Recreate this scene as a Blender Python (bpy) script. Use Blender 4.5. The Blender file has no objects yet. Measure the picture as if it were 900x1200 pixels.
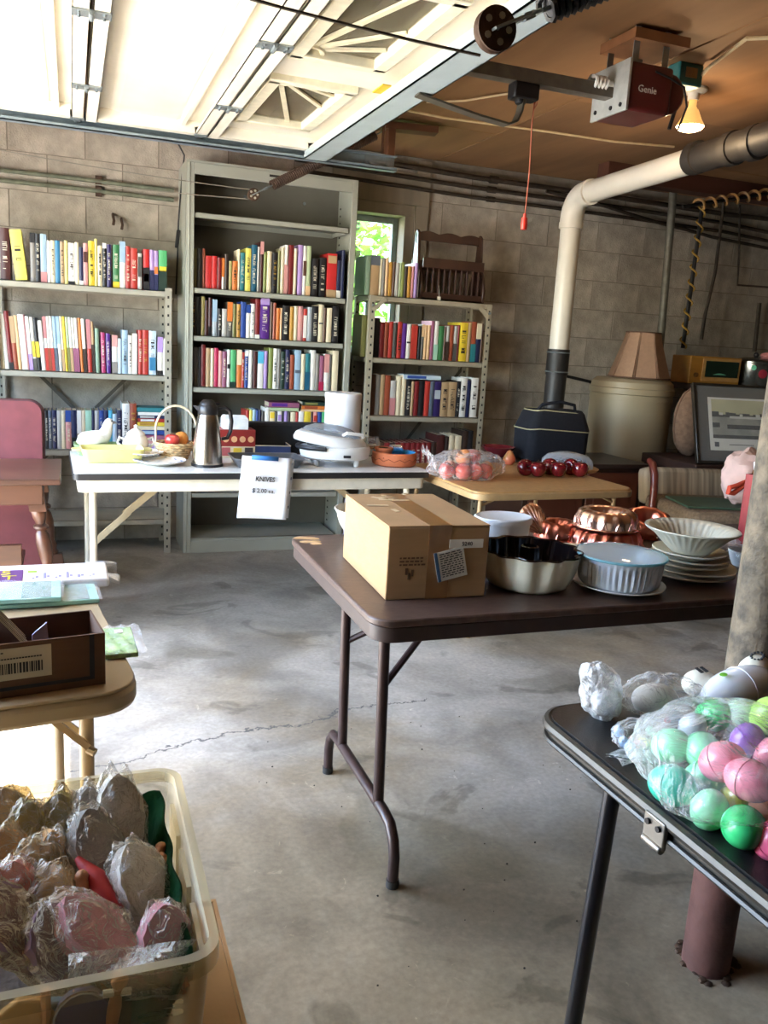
import bpy, math, random
from mathutils import Vector, Matrix, noise
R = math.radians
rnd = random.Random(7)
C = bpy.context.scene.collection
SC = bpy.context.scene

# ---------------------------------------------------------------- camera
CAM_F, CAM_H = 981.394, 1.33573                      # focal length in pixels of a 900x1200 frame, eye height
PITCH, ROLL, YAW = 0.204449, 0.0589609, 0.361847
_d = Vector((math.sin(YAW)*math.cos(PITCH), math.cos(YAW)*math.cos(PITCH), -math.sin(PITCH)))
_r0 = Vector((math.cos(YAW), -math.sin(YAW), 0)); _u0 = _r0.cross(_d)
_r = math.cos(ROLL)*_r0 + math.sin(ROLL)*_u0
_u = -math.sin(ROLL)*_r0 + math.cos(ROLL)*_u0
EYE = Vector((0, 0, CAM_H))
cam = bpy.data.cameras.new('camera'); cam_o = bpy.data.objects.new('camera', cam); C.objects.link(cam_o)
cam.sensor_fit = 'AUTO'; cam.sensor_width = 36.0; cam.lens = CAM_F/1200*36.0; cam.clip_start = .02
mw = Matrix((( _r.x, _u.x, -_d.x, 0), (_r.y, _u.y, -_d.y, 0), (_r.z, _u.z, -_d.z, CAM_H), (0, 0, 0, 1)))
cam_o.matrix_world = mw
SC.camera = cam_o

# ---------------------------------------------------------------- light and exposure
SC.view_settings.view_transform = 'Standard'; SC.view_settings.look = 'None'
SC.view_settings.gamma = 1.0; SC.view_settings.use_curve_mapping = False
SC.view_settings.exposure = 1.05
world = bpy.data.worlds.new('sky'); SC.world = world; world.use_nodes = True
nt = world.node_tree; nt.nodes.clear()
sky = nt.nodes.new('ShaderNodeTexSky'); sky.sky_type = 'NISHITA'; sky.sun_disc = False
sky.sun_elevation = R(57); sky.sun_rotation = R(-80); sky.air_density = 1.0; sky.dust_density = .8; sky.ozone_density = 1.8
bg = nt.nodes.new('ShaderNodeBackground'); bg.inputs['Strength'].default_value = 1.8
wo = nt.nodes.new('ShaderNodeOutputWorld')
nt.links.new(sky.outputs[0], bg.inputs['Color']); nt.links.new(bg.outputs[0], wo.inputs['Surface'])
sun = bpy.data.lights.new('sun', 'SUN'); sun.energy = 27; sun.angle = R(.6); sun.color = (1, .93, .82)
sun_o = bpy.data.objects.new('sun', sun); C.objects.link(sun_o)
sun_o.rotation_euler = Vector((math.cos(R(57)), -.16, -math.sin(R(57)))).to_track_quat('-Z', 'Y').to_euler()
def portal(name, loc, rot, sx, sy):                   # lets Cycles aim at the openings the sky shines through
    l = bpy.data.lights.new(name, 'AREA'); l.shape = 'RECTANGLE'; l.size = sx; l.size_y = sy; l.cycles.is_portal = True
    o = bpy.data.objects.new(name, l); C.objects.link(o); o.location = loc; o.rotation_euler = rot
portal('opening_portal', (-1.36, 2.78, 1.06), (0, R(-90), 0), 2.12, 2.74)
portal('window_portal', (1.83, 5.6, 1.55), (R(-90), 0, 0), .5, 1.2)
SC.cycles.max_bounces = 10; SC.cycles.diffuse_bounces = 6; SC.cycles.transparent_max_bounces = 24
SC.cycles.transmission_bounces = 8; SC.cycles.use_denoising = True; SC.cycles.sample_clamp_indirect = 8
SC.cycles.caustics_reflective = False; SC.cycles.caustics_refractive = False

# ---------------------------------------------------------------- measuring: a pixel of the photograph -> a point on a real plane
def ray(x, y): return _d + (x-450)/CAM_F*_r - (y-600)/CAM_F*_u
def gz(x, y, z): v = ray(x, y); return EYE + v*((z-CAM_H)/v.z)
def gy(x, y, Y): v = ray(x, y); return EYE + v*(Y/v.y)
def gx(x, y, X): v = ray(x, y); return EYE + v*(X/v.x)
def pix(p):
    v = Vector(p)-EYE; w = v.dot(_d); return (450+CAM_F*v.dot(_r)/w, 600-CAM_F*v.dot(_u)/w)

# ---------------------------------------------------------------- materials
def lin(h):
    h = h.lstrip('#'); c = [int(h[i:i+2], 16)/255 for i in (0, 2, 4)]
    return [x/12.92 if x <= .04045 else ((x+.055)/1.055)**2.4 for x in c]
_M = {}
def M(name, hexc, rough=.5, metal=0, var=.10, scale=25, bump=.0, bscale=None, spec=.5, stretch=None, coat=0, hex2=None, trans=0, emit=0, sss=0):
    if name in _M: return _M[name]
    m = bpy.data.materials.new(name); m.use_nodes = True; n = m.node_tree.nodes; l = m.node_tree.links
    b = n['Principled BSDF']; c = lin(hexc)
    tc = n.new('ShaderNodeTexCoord'); mp = n.new('ShaderNodeMapping'); l.new(tc.outputs['Object'], mp.inputs[0])
    if stretch: mp.inputs['Scale'].default_value = stretch
    ns = n.new('ShaderNodeTexNoise'); ns.inputs['Scale'].default_value = scale; ns.inputs['Detail'].default_value = 5
    l.new(mp.outputs[0], ns.inputs['Vector'])
    rp = n.new('ShaderNodeValToRGB'); l.new(ns.outputs[0], rp.inputs[0])
    c2 = lin(hex2) if hex2 else c
    rp.color_ramp.elements[0].position = .3; rp.color_ramp.elements[1].position = .7
    rp.color_ramp.elements[0].color = [max(0, x*(1-var)) for x in c] + [1]
    rp.color_ramp.elements[1].color = [min(1, x*(1+var)) for x in c2] + [1]
    l.new(rp.outputs[0], b.inputs['Base Color'])
    b.inputs['Roughness'].default_value = rough; b.inputs['Metallic'].default_value = metal
    b.inputs['Specular IOR Level'].default_value = spec; b.inputs['Coat Weight'].default_value = coat
    b.inputs['Transmission Weight'].default_value = trans
    if sss: b.inputs['Subsurface Weight'].default_value = sss; b.inputs['Subsurface Radius'].default_value = (.02, .02, .02)
    if emit: b.inputs['Emission Color'].default_value = c + [1]; b.inputs['Emission Strength'].default_value = emit
    if bump:
        bn = n.new('ShaderNodeTexNoise'); bn.inputs['Scale'].default_value = bscale or scale*4; bn.inputs['Detail'].default_value = 6
        l.new(mp.outputs[0], bn.inputs['Vector'])
        bp = n.new('ShaderNodeBump'); bp.inputs['Strength'].default_value = bump; bp.inputs['Distance'].default_value = .01
        l.new(bn.outputs[0], bp.inputs['Height']); l.new(bp.outputs[0], b.inputs['Normal'])
    _M[name] = m; return m
def glass(name, tint='#ffffff', base=.10, rough=.08, edge=.55, haze='#ffffff', wrinkle=0, wscale=18):
    """thin clear film or pane: see-through, with a rim and wrinkles that catch light"""
    if name in _M: return _M[name]
    m = bpy.data.materials.new(name); m.use_nodes = True; n = m.node_tree.nodes; l = m.node_tree.links
    b = n['Principled BSDF']; out = n['Material Output']
    b.inputs['Base Color'].default_value = lin(haze)+[1]; b.inputs['Roughness'].default_value = rough
    b.inputs['Specular IOR Level'].default_value = .8
    t = n.new('ShaderNodeBsdfTransparent'); t.inputs[0].default_value = lin(tint)+[1]
    mx = n.new('ShaderNodeMixShader'); lw = n.new('ShaderNodeLayerWeight'); lw.inputs[0].default_value = .35
    mul = n.new('ShaderNodeMath'); mul.operation = 'MULTIPLY_ADD'; mul.inputs[1].default_value = edge; mul.inputs[2].default_value = base; mul.use_clamp = True
    l.new(lw.outputs['Facing'], mul.inputs[0])
    if wrinkle:
        tc = n.new('ShaderNodeTexCoord'); ns = n.new('ShaderNodeTexNoise'); ns.inputs['Scale'].default_value = wscale; ns.inputs['Detail'].default_value = 4
        ns.inputs['Distortion'].default_value = 1.2
        l.new(tc.outputs['Object'], ns.inputs['Vector'])
        bp = n.new('ShaderNodeBump'); bp.inputs['Strength'].default_value = wrinkle; bp.inputs['Distance'].default_value = .03
        l.new(ns.outputs[0], bp.inputs['Height']); l.new(bp.outputs[0], b.inputs['Normal']); l.new(bp.outputs[0], lw.inputs['Normal'])
    l.new(mul.outputs[0], mx.inputs[0]); l.new(t.outputs[0], mx.inputs[1]); l.new(b.outputs[0], mx.inputs[2]); l.new(mx.outputs[0], out.inputs['Surface'])
    _M[name] = m; return m

# ---------------------------------------------------------------- meshes
class MB:
    def __init__(s): s.v = []; s.f = []; s.m = []; s.mi = 0; s.X = None
    def add(s, vs, fs):
        o = len(s.v)
        for p in vs:
            p = Vector(p); s.v.append(s.X @ p if s.X else p)
        for f in fs: s.f.append([i+o for i in f]); s.m.append(s.mi)
        return s
    def box(s, x0, x1, y0, y1, z0, z1):
        return s.add([(x, y, z) for z in (z0, z1) for y in (y0, y1) for x in (x0, x1)],
                     [(0, 2, 3, 1), (4, 5, 7, 6), (0, 1, 5, 4), (2, 6, 7, 3), (0, 4, 6, 2), (1, 3, 7, 5)])
    def cbox(s, c, d): return s.box(c[0]-d[0]/2, c[0]+d[0]/2, c[1]-d[1]/2, c[1]+d[1]/2, c[2]-d[2]/2, c[2]+d[2]/2)
    def bar(s, a, b, w, h, up=(0, 0, 1)):
        """a rectangular bar from a to b, w wide, h high"""
        a, b = Vector(a), Vector(b); d = (b-a).normalized(); up = Vector(up)
        if abs(d.dot(up)) > .98: up = Vector((1, 0, 0))
        sd = d.cross(up).normalized(); u = sd.cross(d)
        vs = [p + sd*i*w/2 + u*j*h/2 for p in (a, b) for i, j in ((-1, -1), (1, -1), (1, 1), (-1, 1))]
        return s.add(vs, [(3, 2, 1, 0), (4, 5, 6, 7), (0, 1, 5, 4), (1, 2, 6, 5), (2, 3, 7, 6), (3, 0, 4, 7)])
    def tube(s, pts, r, n=8, closed=False, caps=True):
        pts = [Vector(p) for p in pts]; k = len(pts); rs = r if isinstance(r, (list, tuple)) else [r]*k
        t0 = (pts[1]-pts[0]).normalized(); up = Vector((0, 0, 1)) if abs(t0.z) < .9 else Vector((1, 0, 0))
        nx = t0.cross(up).normalized(); vs = []
        for i, p in enumerate(pts):
            if closed: t = pts[(i+1) % k]-pts[i-1]
            else: t = pts[min(i+1, k-1)]-pts[max(i-1, 0)]
            t = t.normalized(); nx = (nx - t*nx.dot(t)).normalized(); ny = t.cross(nx)
            for j in range(n):
                a = 2*math.pi*j/n; vs.append(p + (nx*math.cos(a)+ny*math.sin(a))*rs[i])
        fs = []
        for i in range(k if closed else k-1):
            for j in range(n):
                a = i*n+j; b = i*n+(j+1) % n; c = ((i+1) % k)*n+(j+1) % n; d = ((i+1) % k)*n+j; fs.append((a, b, c, d))
        if caps and not closed: fs += [tuple(range(n-1, -1, -1)), tuple((k-1)*n+j for j in range(n))]
        return s.add(vs, fs)
    def lathe(s, prof, n=24, c=(0, 0, 0), fn=None, sx=1, sy=1, cap0=False, cap1=False):
        vs = []; k = len(prof)
        for (r, z) in prof:
            for j in range(n):
                a = 2*math.pi*j/n; rr = fn(a, r, z) if fn else r
                vs.append((c[0]+rr*math.cos(a)*sx, c[1]+rr*math.sin(a)*sy, c[2]+z))
        fs = [(i*n+j, i*n+(j+1) % n, (i+1)*n+(j+1) % n, (i+1)*n+j) for i in range(k-1) for j in range(n)]
        if cap0: fs.append(tuple(range(n-1, -1, -1)))
        if cap1: fs.append(tuple((k-1)*n+j for j in range(n)))
        return s.add(vs, fs)
    def ball(s, c, r, n=16, m=10, fn=None):
        r = r if isinstance(r, (tuple, list)) else (r, r, r); vs = [(0, 0, -1)]
        for i in range(1, m):
            t = math.pi*i/m-math.pi/2
            vs += [(math.cos(t)*math.cos(2*math.pi*j/n), math.cos(t)*math.sin(2*math.pi*j/n), math.sin(t)) for j in range(n)]
        vs.append((0, 0, 1)); vs = [Vector(v) for v in vs]
        if fn: vs = [v*fn(v) for v in vs]
        vs = [(c[0]+v.x*r[0], c[1]+v.y*r[1], c[2]+v.z*r[2]) for v in vs]
        fs = [(0, 1+(j+1) % n, 1+j) for j in range(n)]
        for i in range(m-2):
            fs += [(1+i*n+j, 1+i*n+(j+1) % n, 1+(i+1)*n+(j+1) % n, 1+(i+1)*n+j) for j in range(n)]
        L = len(vs)-1; fs += [(L, L-n+j, L-n+(j+1) % n) for j in range(n)]
        return s.add(vs, fs)
    def prism(s, out, z0, z1):
        n = len(out); vs = [(x, y, z0) for x, y in out]+[(x, y, z1) for x, y in out]
        return s.add(vs, [tuple(range(n-1, -1, -1)), tuple(range(n, 2*n))]+[(i, (i+1) % n, n+(i+1) % n, n+i) for i in range(n)])
    def grid(s, fn, nu, nv):
        vs = [fn(i/nu, j/nv) for j in range(nv+1) for i in range(nu+1)]; w = nu+1
        return s.add(vs, [(j*w+i, j*w+i+1, (j+1)*w+i+1, (j+1)*w+i) for j in range(nv) for i in range(nu)])
    def mesh(s, name, smooth=True, angle=40):
        me = bpy.data.meshes.new(name); me.from_pydata(s.v, [], s.f)
        me.polygons.foreach_set('material_index', s.m)
        me.polygons.foreach_set('use_smooth', [smooth]*len(s.f))
        me.update(); me.validate()
        if smooth: me.set_sharp_from_angle(angle=R(angle))
        return me
def rrect(w, d, r, n=6, cx=0, cy=0):
    pts = []
    for qx, qy, a0 in ((1, 1, 0), (-1, 1, 90), (-1, -1, 180), (1, -1, 270)):
        for i in range(n+1):
            a = R(a0+90*i/n); pts.append((cx+qx*(w/2-r)+r*math.cos(a), cy+qy*(d/2-r)+r*math.sin(a)))
    return pts
def arc(p, q, s, n=8, up=(0, 0, 1)):
    p, q, up = Vector(p), Vector(q), Vector(up)
    return [p.lerp(q, i/n)+up*s*4*(i/n)*(1-i/n) for i in range(n+1)]
def put(name, mb, mats, parent=None, loc=None, rz=0, bevel=0, smooth=True, angle=40, solid=0, sub=0, label=None, kind=None):
    me = mb.mesh(name, smooth, angle) if isinstance(mb, MB) else mb
    o = bpy.data.objects.new(name, me); C.objects.link(o)
    mats = mats if isinstance(mats, (list, tuple)) else [mats]
    if not me.materials:
        for m in mats: me.materials.append(m)
    if parent: o.parent = parent
    if loc is not None: o.location = loc
    if rz: o.rotation_euler = (0, 0, rz)
    if solid: md = o.modifiers.new('thickness', 'SOLIDIFY'); md.thickness = solid; md.offset = 0
    if bevel: md = o.modifiers.new('edges', 'BEVEL'); md.width = bevel; md.segments = 2; md.limit_method = 'ANGLE'; md.angle_limit = R(40)
    if sub: md = o.modifiers.new('smooth', 'SUBSURF'); md.levels = sub; md.render_levels = sub
    if label: o['label'] = label
    if kind: o['kind'] = kind
    return o
def tag(o, label, cat, group=None, kind=None):
    o['label'] = label; o['category'] = cat
    if group: o['group'] = group
    if kind: o['kind'] = kind
    return o
def thing(name, label, cat, loc=(0, 0, 0), rz=0, group=None, rot=None):
    o = bpy.data.objects.new(name, None); C.objects.link(o); o.empty_display_size = .05
    o.location = loc; o.rotation_euler = rot if rot else (0, 0, rz)
    return tag(o, label, cat, group)
def solo(name, mb, mats, label, cat, loc=(0, 0, 0), rz=0, group=None, **k):
    return tag(put(name, mb, mats, None, loc, rz, **k), label, cat, group)
def copy_tree(o, parent=None):
    c = o.copy(); C.objects.link(c)
    if parent: c.parent = parent
    for ch in list(o.children): copy_tree(ch, c)
    return c
def struct(name, mb, mats, label=None, **k):
    o = put(name, mb, mats, **k); o['kind'] = 'structure'
    if label: o['label'] = label
    return o
def text(name, body, size, mat, parent, M4, depth=.0006, squeeze=1, bold=0):
    cu = bpy.data.curves.new(name, 'FONT'); cu.body = body; cu.size = size; cu.align_x = 'CENTER'; cu.align_y = 'CENTER'; cu.extrude = depth; cu.resolution_u = 2; cu.offset = bold
    t = bpy.data.objects.new(name, cu); me = bpy.data.meshes.new_from_object(t); bpy.data.objects.remove(t)
    me.materials.clear(); me.materials.append(mat)
    o = bpy.data.objects.new(name, me); C.objects.link(o); o.parent = parent; o.matrix_local = M4 @ Matrix.Diagonal((squeeze, 1, 1, 1))
    return o
def upright(x, y, z): # text frame facing -y
    return Matrix.Translation((x, y, z)) @ Matrix.Rotation(R(90), 4, 'X')
ORD = ('first second third fourth fifth sixth seventh eighth ninth tenth eleventh twelfth thirteenth fourteenth fifteenth sixteenth seventeenth eighteenth nineteenth twentieth '
       'twenty-first twenty-second twenty-third twenty-fourth twenty-fifth twenty-sixth twenty-seventh twenty-eighth twenty-ninth thirtieth thirty-first thirty-second thirty-third thirty-fourth thirty-fifth thirty-sixth thirty-seventh thirty-eighth thirty-ninth fortieth').split()
# ================================================================ the room
WALL_Y, CEIL = 5.38, 2.49
def floor_mat():
    m = bpy.data.materials.new('concrete_floor'); m.use_nodes = True; n = m.node_tree.nodes; l = m.node_tree.links; b = n['Principled BSDF']
    tc = n.new('ShaderNodeTexCoord')
    def nz(scale, det=6, dist=0, rough=.55):
        t = n.new('ShaderNodeTexNoise'); t.inputs['Scale'].default_value = scale; t.inputs['Detail'].default_value = det
        t.inputs['Distortion'].default_value = dist; t.inputs['Roughness'].default_value = rough; l.new(tc.outputs['Object'], t.inputs['Vector']); return t
    def ramp(src, p0, p1, c0, c1):
        r = n.new('ShaderNodeValToRGB'); e = r.color_ramp.elements; e[0].position = p0; e[1].position = p1; e[0].color = c0; e[1].color = c1; l.new(src, r.inputs[0]); return r
    def mix(kind, fac, a, c):
        x = n.new('ShaderNodeMix'); x.data_type = 'RGBA'; x.blend_type = kind; x.inputs[0].default_value = fac if isinstance(fac, float) else 1
        if not isinstance(fac, float): l.new(fac, x.inputs[0])
        l.new(a, x.inputs[6]); l.new(c, x.inputs[7]); return x.outputs[2]
    big = ramp(nz(1.05, 8, .4, .65).outputs[0], .32, .68, lin('#979287')+[1], lin('#c2bcb0')+[1])
    blotch = ramp(nz(2.3, 6, .8, .6).outputs[0], .36, .60, (.60, .59, .58, 1), (1, 1, 1, 1))
    wet = ramp(nz(1.7, 3, .5, .45).outputs[0], .60, .64, (1, 1, 1, 1), (.66, .66, .62, 1))
    fine = ramp(nz(60, 8).outputs[0], .3, .7, (.82, .82, .82, 1), (1.1, 1.1, 1.1, 1))
    speck = ramp(nz(17, 4, 1.5).outputs[0], .69, .72, (1, 1, 1, 1), (1.7, 1.7, 1.65, 1))
    c = mix('MULTIPLY', 1.0, big.outputs[0], blotch.outputs[0]); c = mix('MULTIPLY', .8, c, wet.outputs[0])
    c = mix('MULTIPLY', 1.0, c, fine.outputs[0]); c = mix('MULTIPLY', .6, c, speck.outputs[0])
    spx = n.new('ShaderNodeSeparateXYZ'); l.new(tc.outputs['Object'], spx.inputs[0])      # patchy brown soiling, with warm light painted into the colour towards the garage front
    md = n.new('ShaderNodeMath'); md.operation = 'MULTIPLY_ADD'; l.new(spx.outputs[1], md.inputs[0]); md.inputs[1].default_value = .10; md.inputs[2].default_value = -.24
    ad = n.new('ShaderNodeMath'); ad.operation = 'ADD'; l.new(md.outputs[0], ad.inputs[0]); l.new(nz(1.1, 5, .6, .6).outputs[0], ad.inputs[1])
    dirt_warm_light = ramp(ad.outputs[0], .40, .58, (.90, .79, .62, 1), (1, 1.0, 1.0, 1)); c = mix('MULTIPLY', .85, c, dirt_warm_light.outputs[0])
    stain = ramp(nz(3.6, 5, 1.2, .5).outputs[0], .60, .65, (1, 1, 1, 1), (.62, .62, .60, 1)); c = mix('MULTIPLY', .9, c, stain.outputs[0])
    smear = ramp(nz(5.5, 6, 2.5, .7).outputs[0], .62, .70, (1, 1, 1, 1), (1.32, 1.32, 1.32, 1)); c = mix('MULTIPLY', .8, c, smear.outputs[0])
    # the long crack: a wandering line y = 2.35 + .18 x
    sp = n.new('ShaderNodeSeparateXYZ'); l.new(tc.outputs['Object'], sp.inputs[0])
    w = nz(3.0, 7, 0, .7)
    def mth(op, a, bb, v=None):
        q = n.new('ShaderNodeMath'); q.operation = op
        for i, s in enumerate((a, bb)):
            if isinstance(s, (int, float)): q.inputs[i].default_value = s
            elif s is not None: l.new(s, q.inputs[i])
        return q.outputs[0]
    f = mth('ADD', mth('SUBTRACT', sp.outputs[1], mth('MULTIPLY', sp.outputs[0], .2)), mth('MULTIPLY', w.outputs[0], .34))
    f = mth('ABSOLUTE', mth('SUBTRACT', f, 2.66), None)
    mask = mth('LESS_THAN', f, .0045)
    ends = mth('LESS_THAN', sp.outputs[0], 1.25); mask = mth('MULTIPLY', mask, ends)
    blk = n.new('ShaderNodeRGB'); blk.outputs[0].default_value = (.09, .085, .08, 1)
    c = mix('MIX', mask, c, blk.outputs[0])
    l.new(c, b.inputs['Base Color'])
    rr = ramp(nz(2.1, 5, .5).outputs[0], .3, .7, (.34, .34, .34, 1), (.62, .62, .62, 1)); l.new(rr.outputs[0], b.inputs['Roughness'])
    bp = n.new('ShaderNodeBump'); bp.inputs['Strength'].default_value = .25; bp.inputs['Distance'].default_value = .004
    l.new(nz(40, 8).outputs[0], bp.inputs['Height']); l.new(bp.outputs[0], b.inputs['Normal'])
    return m
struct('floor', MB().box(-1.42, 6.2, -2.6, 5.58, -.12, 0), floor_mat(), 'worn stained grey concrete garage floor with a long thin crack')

block_mat = M('painted_block', '#a09787', .9, var=.16, scale=9, bump=.5, bscale=110, hex2='#b0a697')
mortar = M('mortar', '#847b6d', .95, var=.12, scale=20, bump=.3)
plaster = M('grey_wall', '#3f3a33', .9, var=.1, scale=4, bump=.2)
# back wall: backing slab with a window hole, and concrete blocks standing proud of the mortar
WX0, WX1, WZ0, WZ1 = 1.60, 2.085, 1.218, 2.14
b = MB(); yb0, yb1 = WALL_Y, WALL_Y+.2
b.box(-1.42, WX0, yb0, yb1, 0, CEIL); b.box(WX1, 6.2, yb0, yb1, 0, CEIL); b.box(WX0, WX1, yb0, yb1, 0, WZ0); b.box(WX0, WX1, yb0, yb1, WZ1, CEIL)
wall_back = struct('wall_back', b, mortar, 'back wall of weathered beige concrete blocks in running bond')
def block_mesh(w, h=.197, t=.005):
    q = MB(); q.box(-w/2, w/2, -t, .002, -h/2, h/2); me = q.mesh('block', False); me.materials.append(block_mat); return me
BM = {}
rb = random.Random(3)
for row in range(12):
    z = row*.203+.1015; x = -1.4 + (.203 if row % 2 else 0) + .07
    while x < 5.6:
        segs = [(x, x+.406)]
        if WZ0-.10 < z < WZ1+.10:
            segs = []
            for a, c2 in ((x, min(x+.406, WX0)), (max(x, WX1), x+.406)):
                if c2-a > .06: segs.append((a, c2))
        for a, c2 in segs:
            w = round(c2-a-.007, 3)
            if w > .05 and c2 > -.62:
                if w not in BM: BM[w] = block_mesh(w)
                put('block', BM[w], block_mat, wall_back, ((a+c2)/2, WALL_Y+rb.uniform(-.002, .002), z), bevel=0)
        x += .406
# other walls (the garage mouth is to the left: two door openings with a pier between)
struct('wall_right', MB().box(6.0, 6.2, -2.6, WALL_Y, 0, CEIL), plaster)
struct('wall_front', MB().box(-1.42, 6.2, -2.8, -2.6, 0, CEIL), plaster)
b = MB(); b.box(-1.42, -1.28, 4.16, WALL_Y, 0, CEIL); b.box(-1.42, -1.28, 1.07, 1.41, 0, CEIL); b.box(-1.42, -1.28, -2.6, -1.67, 0, CEIL)
b.box(-1.42, -1.28, -1.67, 1.07, 2.13, CEIL); b.box(-1.42, -1.28, 1.41, 4.16, 2.13, CEIL)
struct('wall_left', b, plaster)
b = MB()
for i in range(4): b.box(-1.37, -1.33, -1.67, 1.07, .535*i-.0, .535*i+.53)
struct('door_2', b, M('shut_door', '#d8d2c4', .6), 'second garage door, shut')
# ceiling of plywood sheets
ply = M('plywood', '#835d3b', .75, var=.22, scale=3, stretch=(1, .18, 1), bump=.12, bscale=30, hex2='#976f49')
ceil = struct('ceiling', MB().box(-1.42, 6.2, -2.8, 5.58, CEIL+.014, CEIL+.1), M('dark_joist', '#3a2a1c', .9), 'plywood sheet ceiling of the garage')
sm = {}
for i in range(6):
    for j in range(4):
        x0 = -1.4+i*1.22; y0 = -2.78+j*2.44-(.8 if i % 2 else 0)
        q = MB(); q.box(.004, 1.216, .004, 2.436, 0, .012)
        if 'm' not in sm: sm['m'] = q.mesh('plywood_sheet', False); sm['m'].materials.append(ply)
        if y0+2.44 > WALL_Y:
            q = MB(); q.box(.004, 1.216, .004, WALL_Y-y0, 0, .012); me = q.mesh('plywood_sheet', False); me.materials.append(ply)
        else: me = sm['m']
        put('plywood_sheet', me, ply, ceil, (x0, y0, CEIL+rb.uniform(-.001, .002)))
# window 1
wd = M('weathered_wood', '#8d8270', .8, var=.2, scale=10, stretch=(1, 1, .2))
b = MB(); b.box(WX0-.02, WX0+.045, WALL_Y-.02, WALL_Y+.2, WZ0, WZ1); b.box(WX1-.03, WX1+.035, WALL_Y-.02, WALL_Y+.2, WZ0, WZ1)
b.box(WX0-.02, WX1+.035, WALL_Y-.022, WALL_Y+.2, WZ1-.02, WZ1+.05); b.box(WX0-.04, WX1+.05, WALL_Y-.05, WALL_Y+.2, WZ0-.04, WZ0+.012)
w1 = struct('window_1', b, wd, 'small double-hung window with green leaves outside behind the shelves', bevel=.003)
b = MB(); gl = M('sash_paint', '#a7b3b2', .6)
for z0, z1, yy in ((WZ0+.012, 1.72, WALL_Y+.07), (1.69, WZ1-.02, WALL_Y+.11)):
    b = MB(); b.box(WX0+.045, WX0+.08, yy, yy+.035, z0, z1); b.box(WX1-.065, WX1-.03, yy, yy+.035, z0, z1)
    b.box(WX0+.08, WX1-.065, yy, yy+.035, z0, z0+.04); b.box(WX0+.08, WX1-.065, yy, yy+.035, z1-.04, z1)
    if z0 < 1.5: b.box(1.845, 1.865, yy, yy+.03, z0+.04, z1-.04)
    put('sash', b, gl, w1, bevel=.002)
    put('pane', MB().box(WX0+.08, WX1-.065, yy+.015, yy+.019, z0+.04, z1-.04), glass('window_glass', base=.03, edge=.3), w1)
b = MB(); b.box(WX1+.035, WX1+.13, WALL_Y-.03, WALL_Y-.013, WZ0-.2, CEIL-.02); b.box(WX0-.05, WX1+.13, WALL_Y-.034, WALL_Y-.013, WZ1+.05, CEIL-.1)
struct('trim_1', b, wd, 'weathered brown boards boxing in the window', bevel=.003)
# outside
drive = M('driveway', '#d6d0c4', .85, var=.06, scale=2, bump=.2)
struct('ground_driveway', MB().box(-16, -1.42, -12, 14, -.2, -.02), drive, 'pale concrete driveway outside the garage')
struct('ground_lawn', MB().box(-1.42, 16, 5.58, 18, -.3, -.05), M('lawn', '#5c7a38', .95, var=.3, scale=6, bump=.6), 'grass outside the window')
leafm = [M('leaf_a', '#7fae4a', .5, var=.3, scale=3), M('leaf_b', '#a5cf6a', .5, var=.3, scale=3)]
def tree(x, y, h, rad, seed):
    t = thing('tree', 'leafy green tree seen through the small window' if seed == 1 else 'second leafy tree further back outside the window', 'tree', (x, y, -.05))
    q = MB(); q.tube([(0, 0, 0), (.05, .02, h*.4), (0, .05, h*.8)], [.12, .09, .05], 10); put('trunk', q, M('bark', '#5a4a38', .95, var=.3, bump=.8), t)
    r = random.Random(seed); q = MB()
    for i in range(2600):
        a = r.uniform(0, 6.28); u = r.uniform(-1, 1); rr = rad*r.random()**.4; s = math.sqrt(1-u*u)
        c = Vector((rr*s*math.cos(a), rr*s*math.sin(a), h*.62+rr*u*1.1)); k = r.uniform(.05, .11)
        d1 = Vector((r.uniform(-1, 1), r.uniform(-1, 1), r.uniform(-.6, .6))).normalized(); d2 = d1.cross(Vector((r.uniform(-1, 1), r.uniform(-1, 1), 1))).normalized()
        q.mi = r.randint(0, 1); q.add([c-d1*k, c+d2*k*.45, c+d1*k, c-d2*k*.45], [(0, 1, 2, 3)])
    put('foliage', q, leafm, t, kind='stuff', smooth=False)
tree(2.35, 7.4, 3.4, 1.25, 1); tree(5.6, 11.5, 4.8, 1.8, 2)
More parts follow.
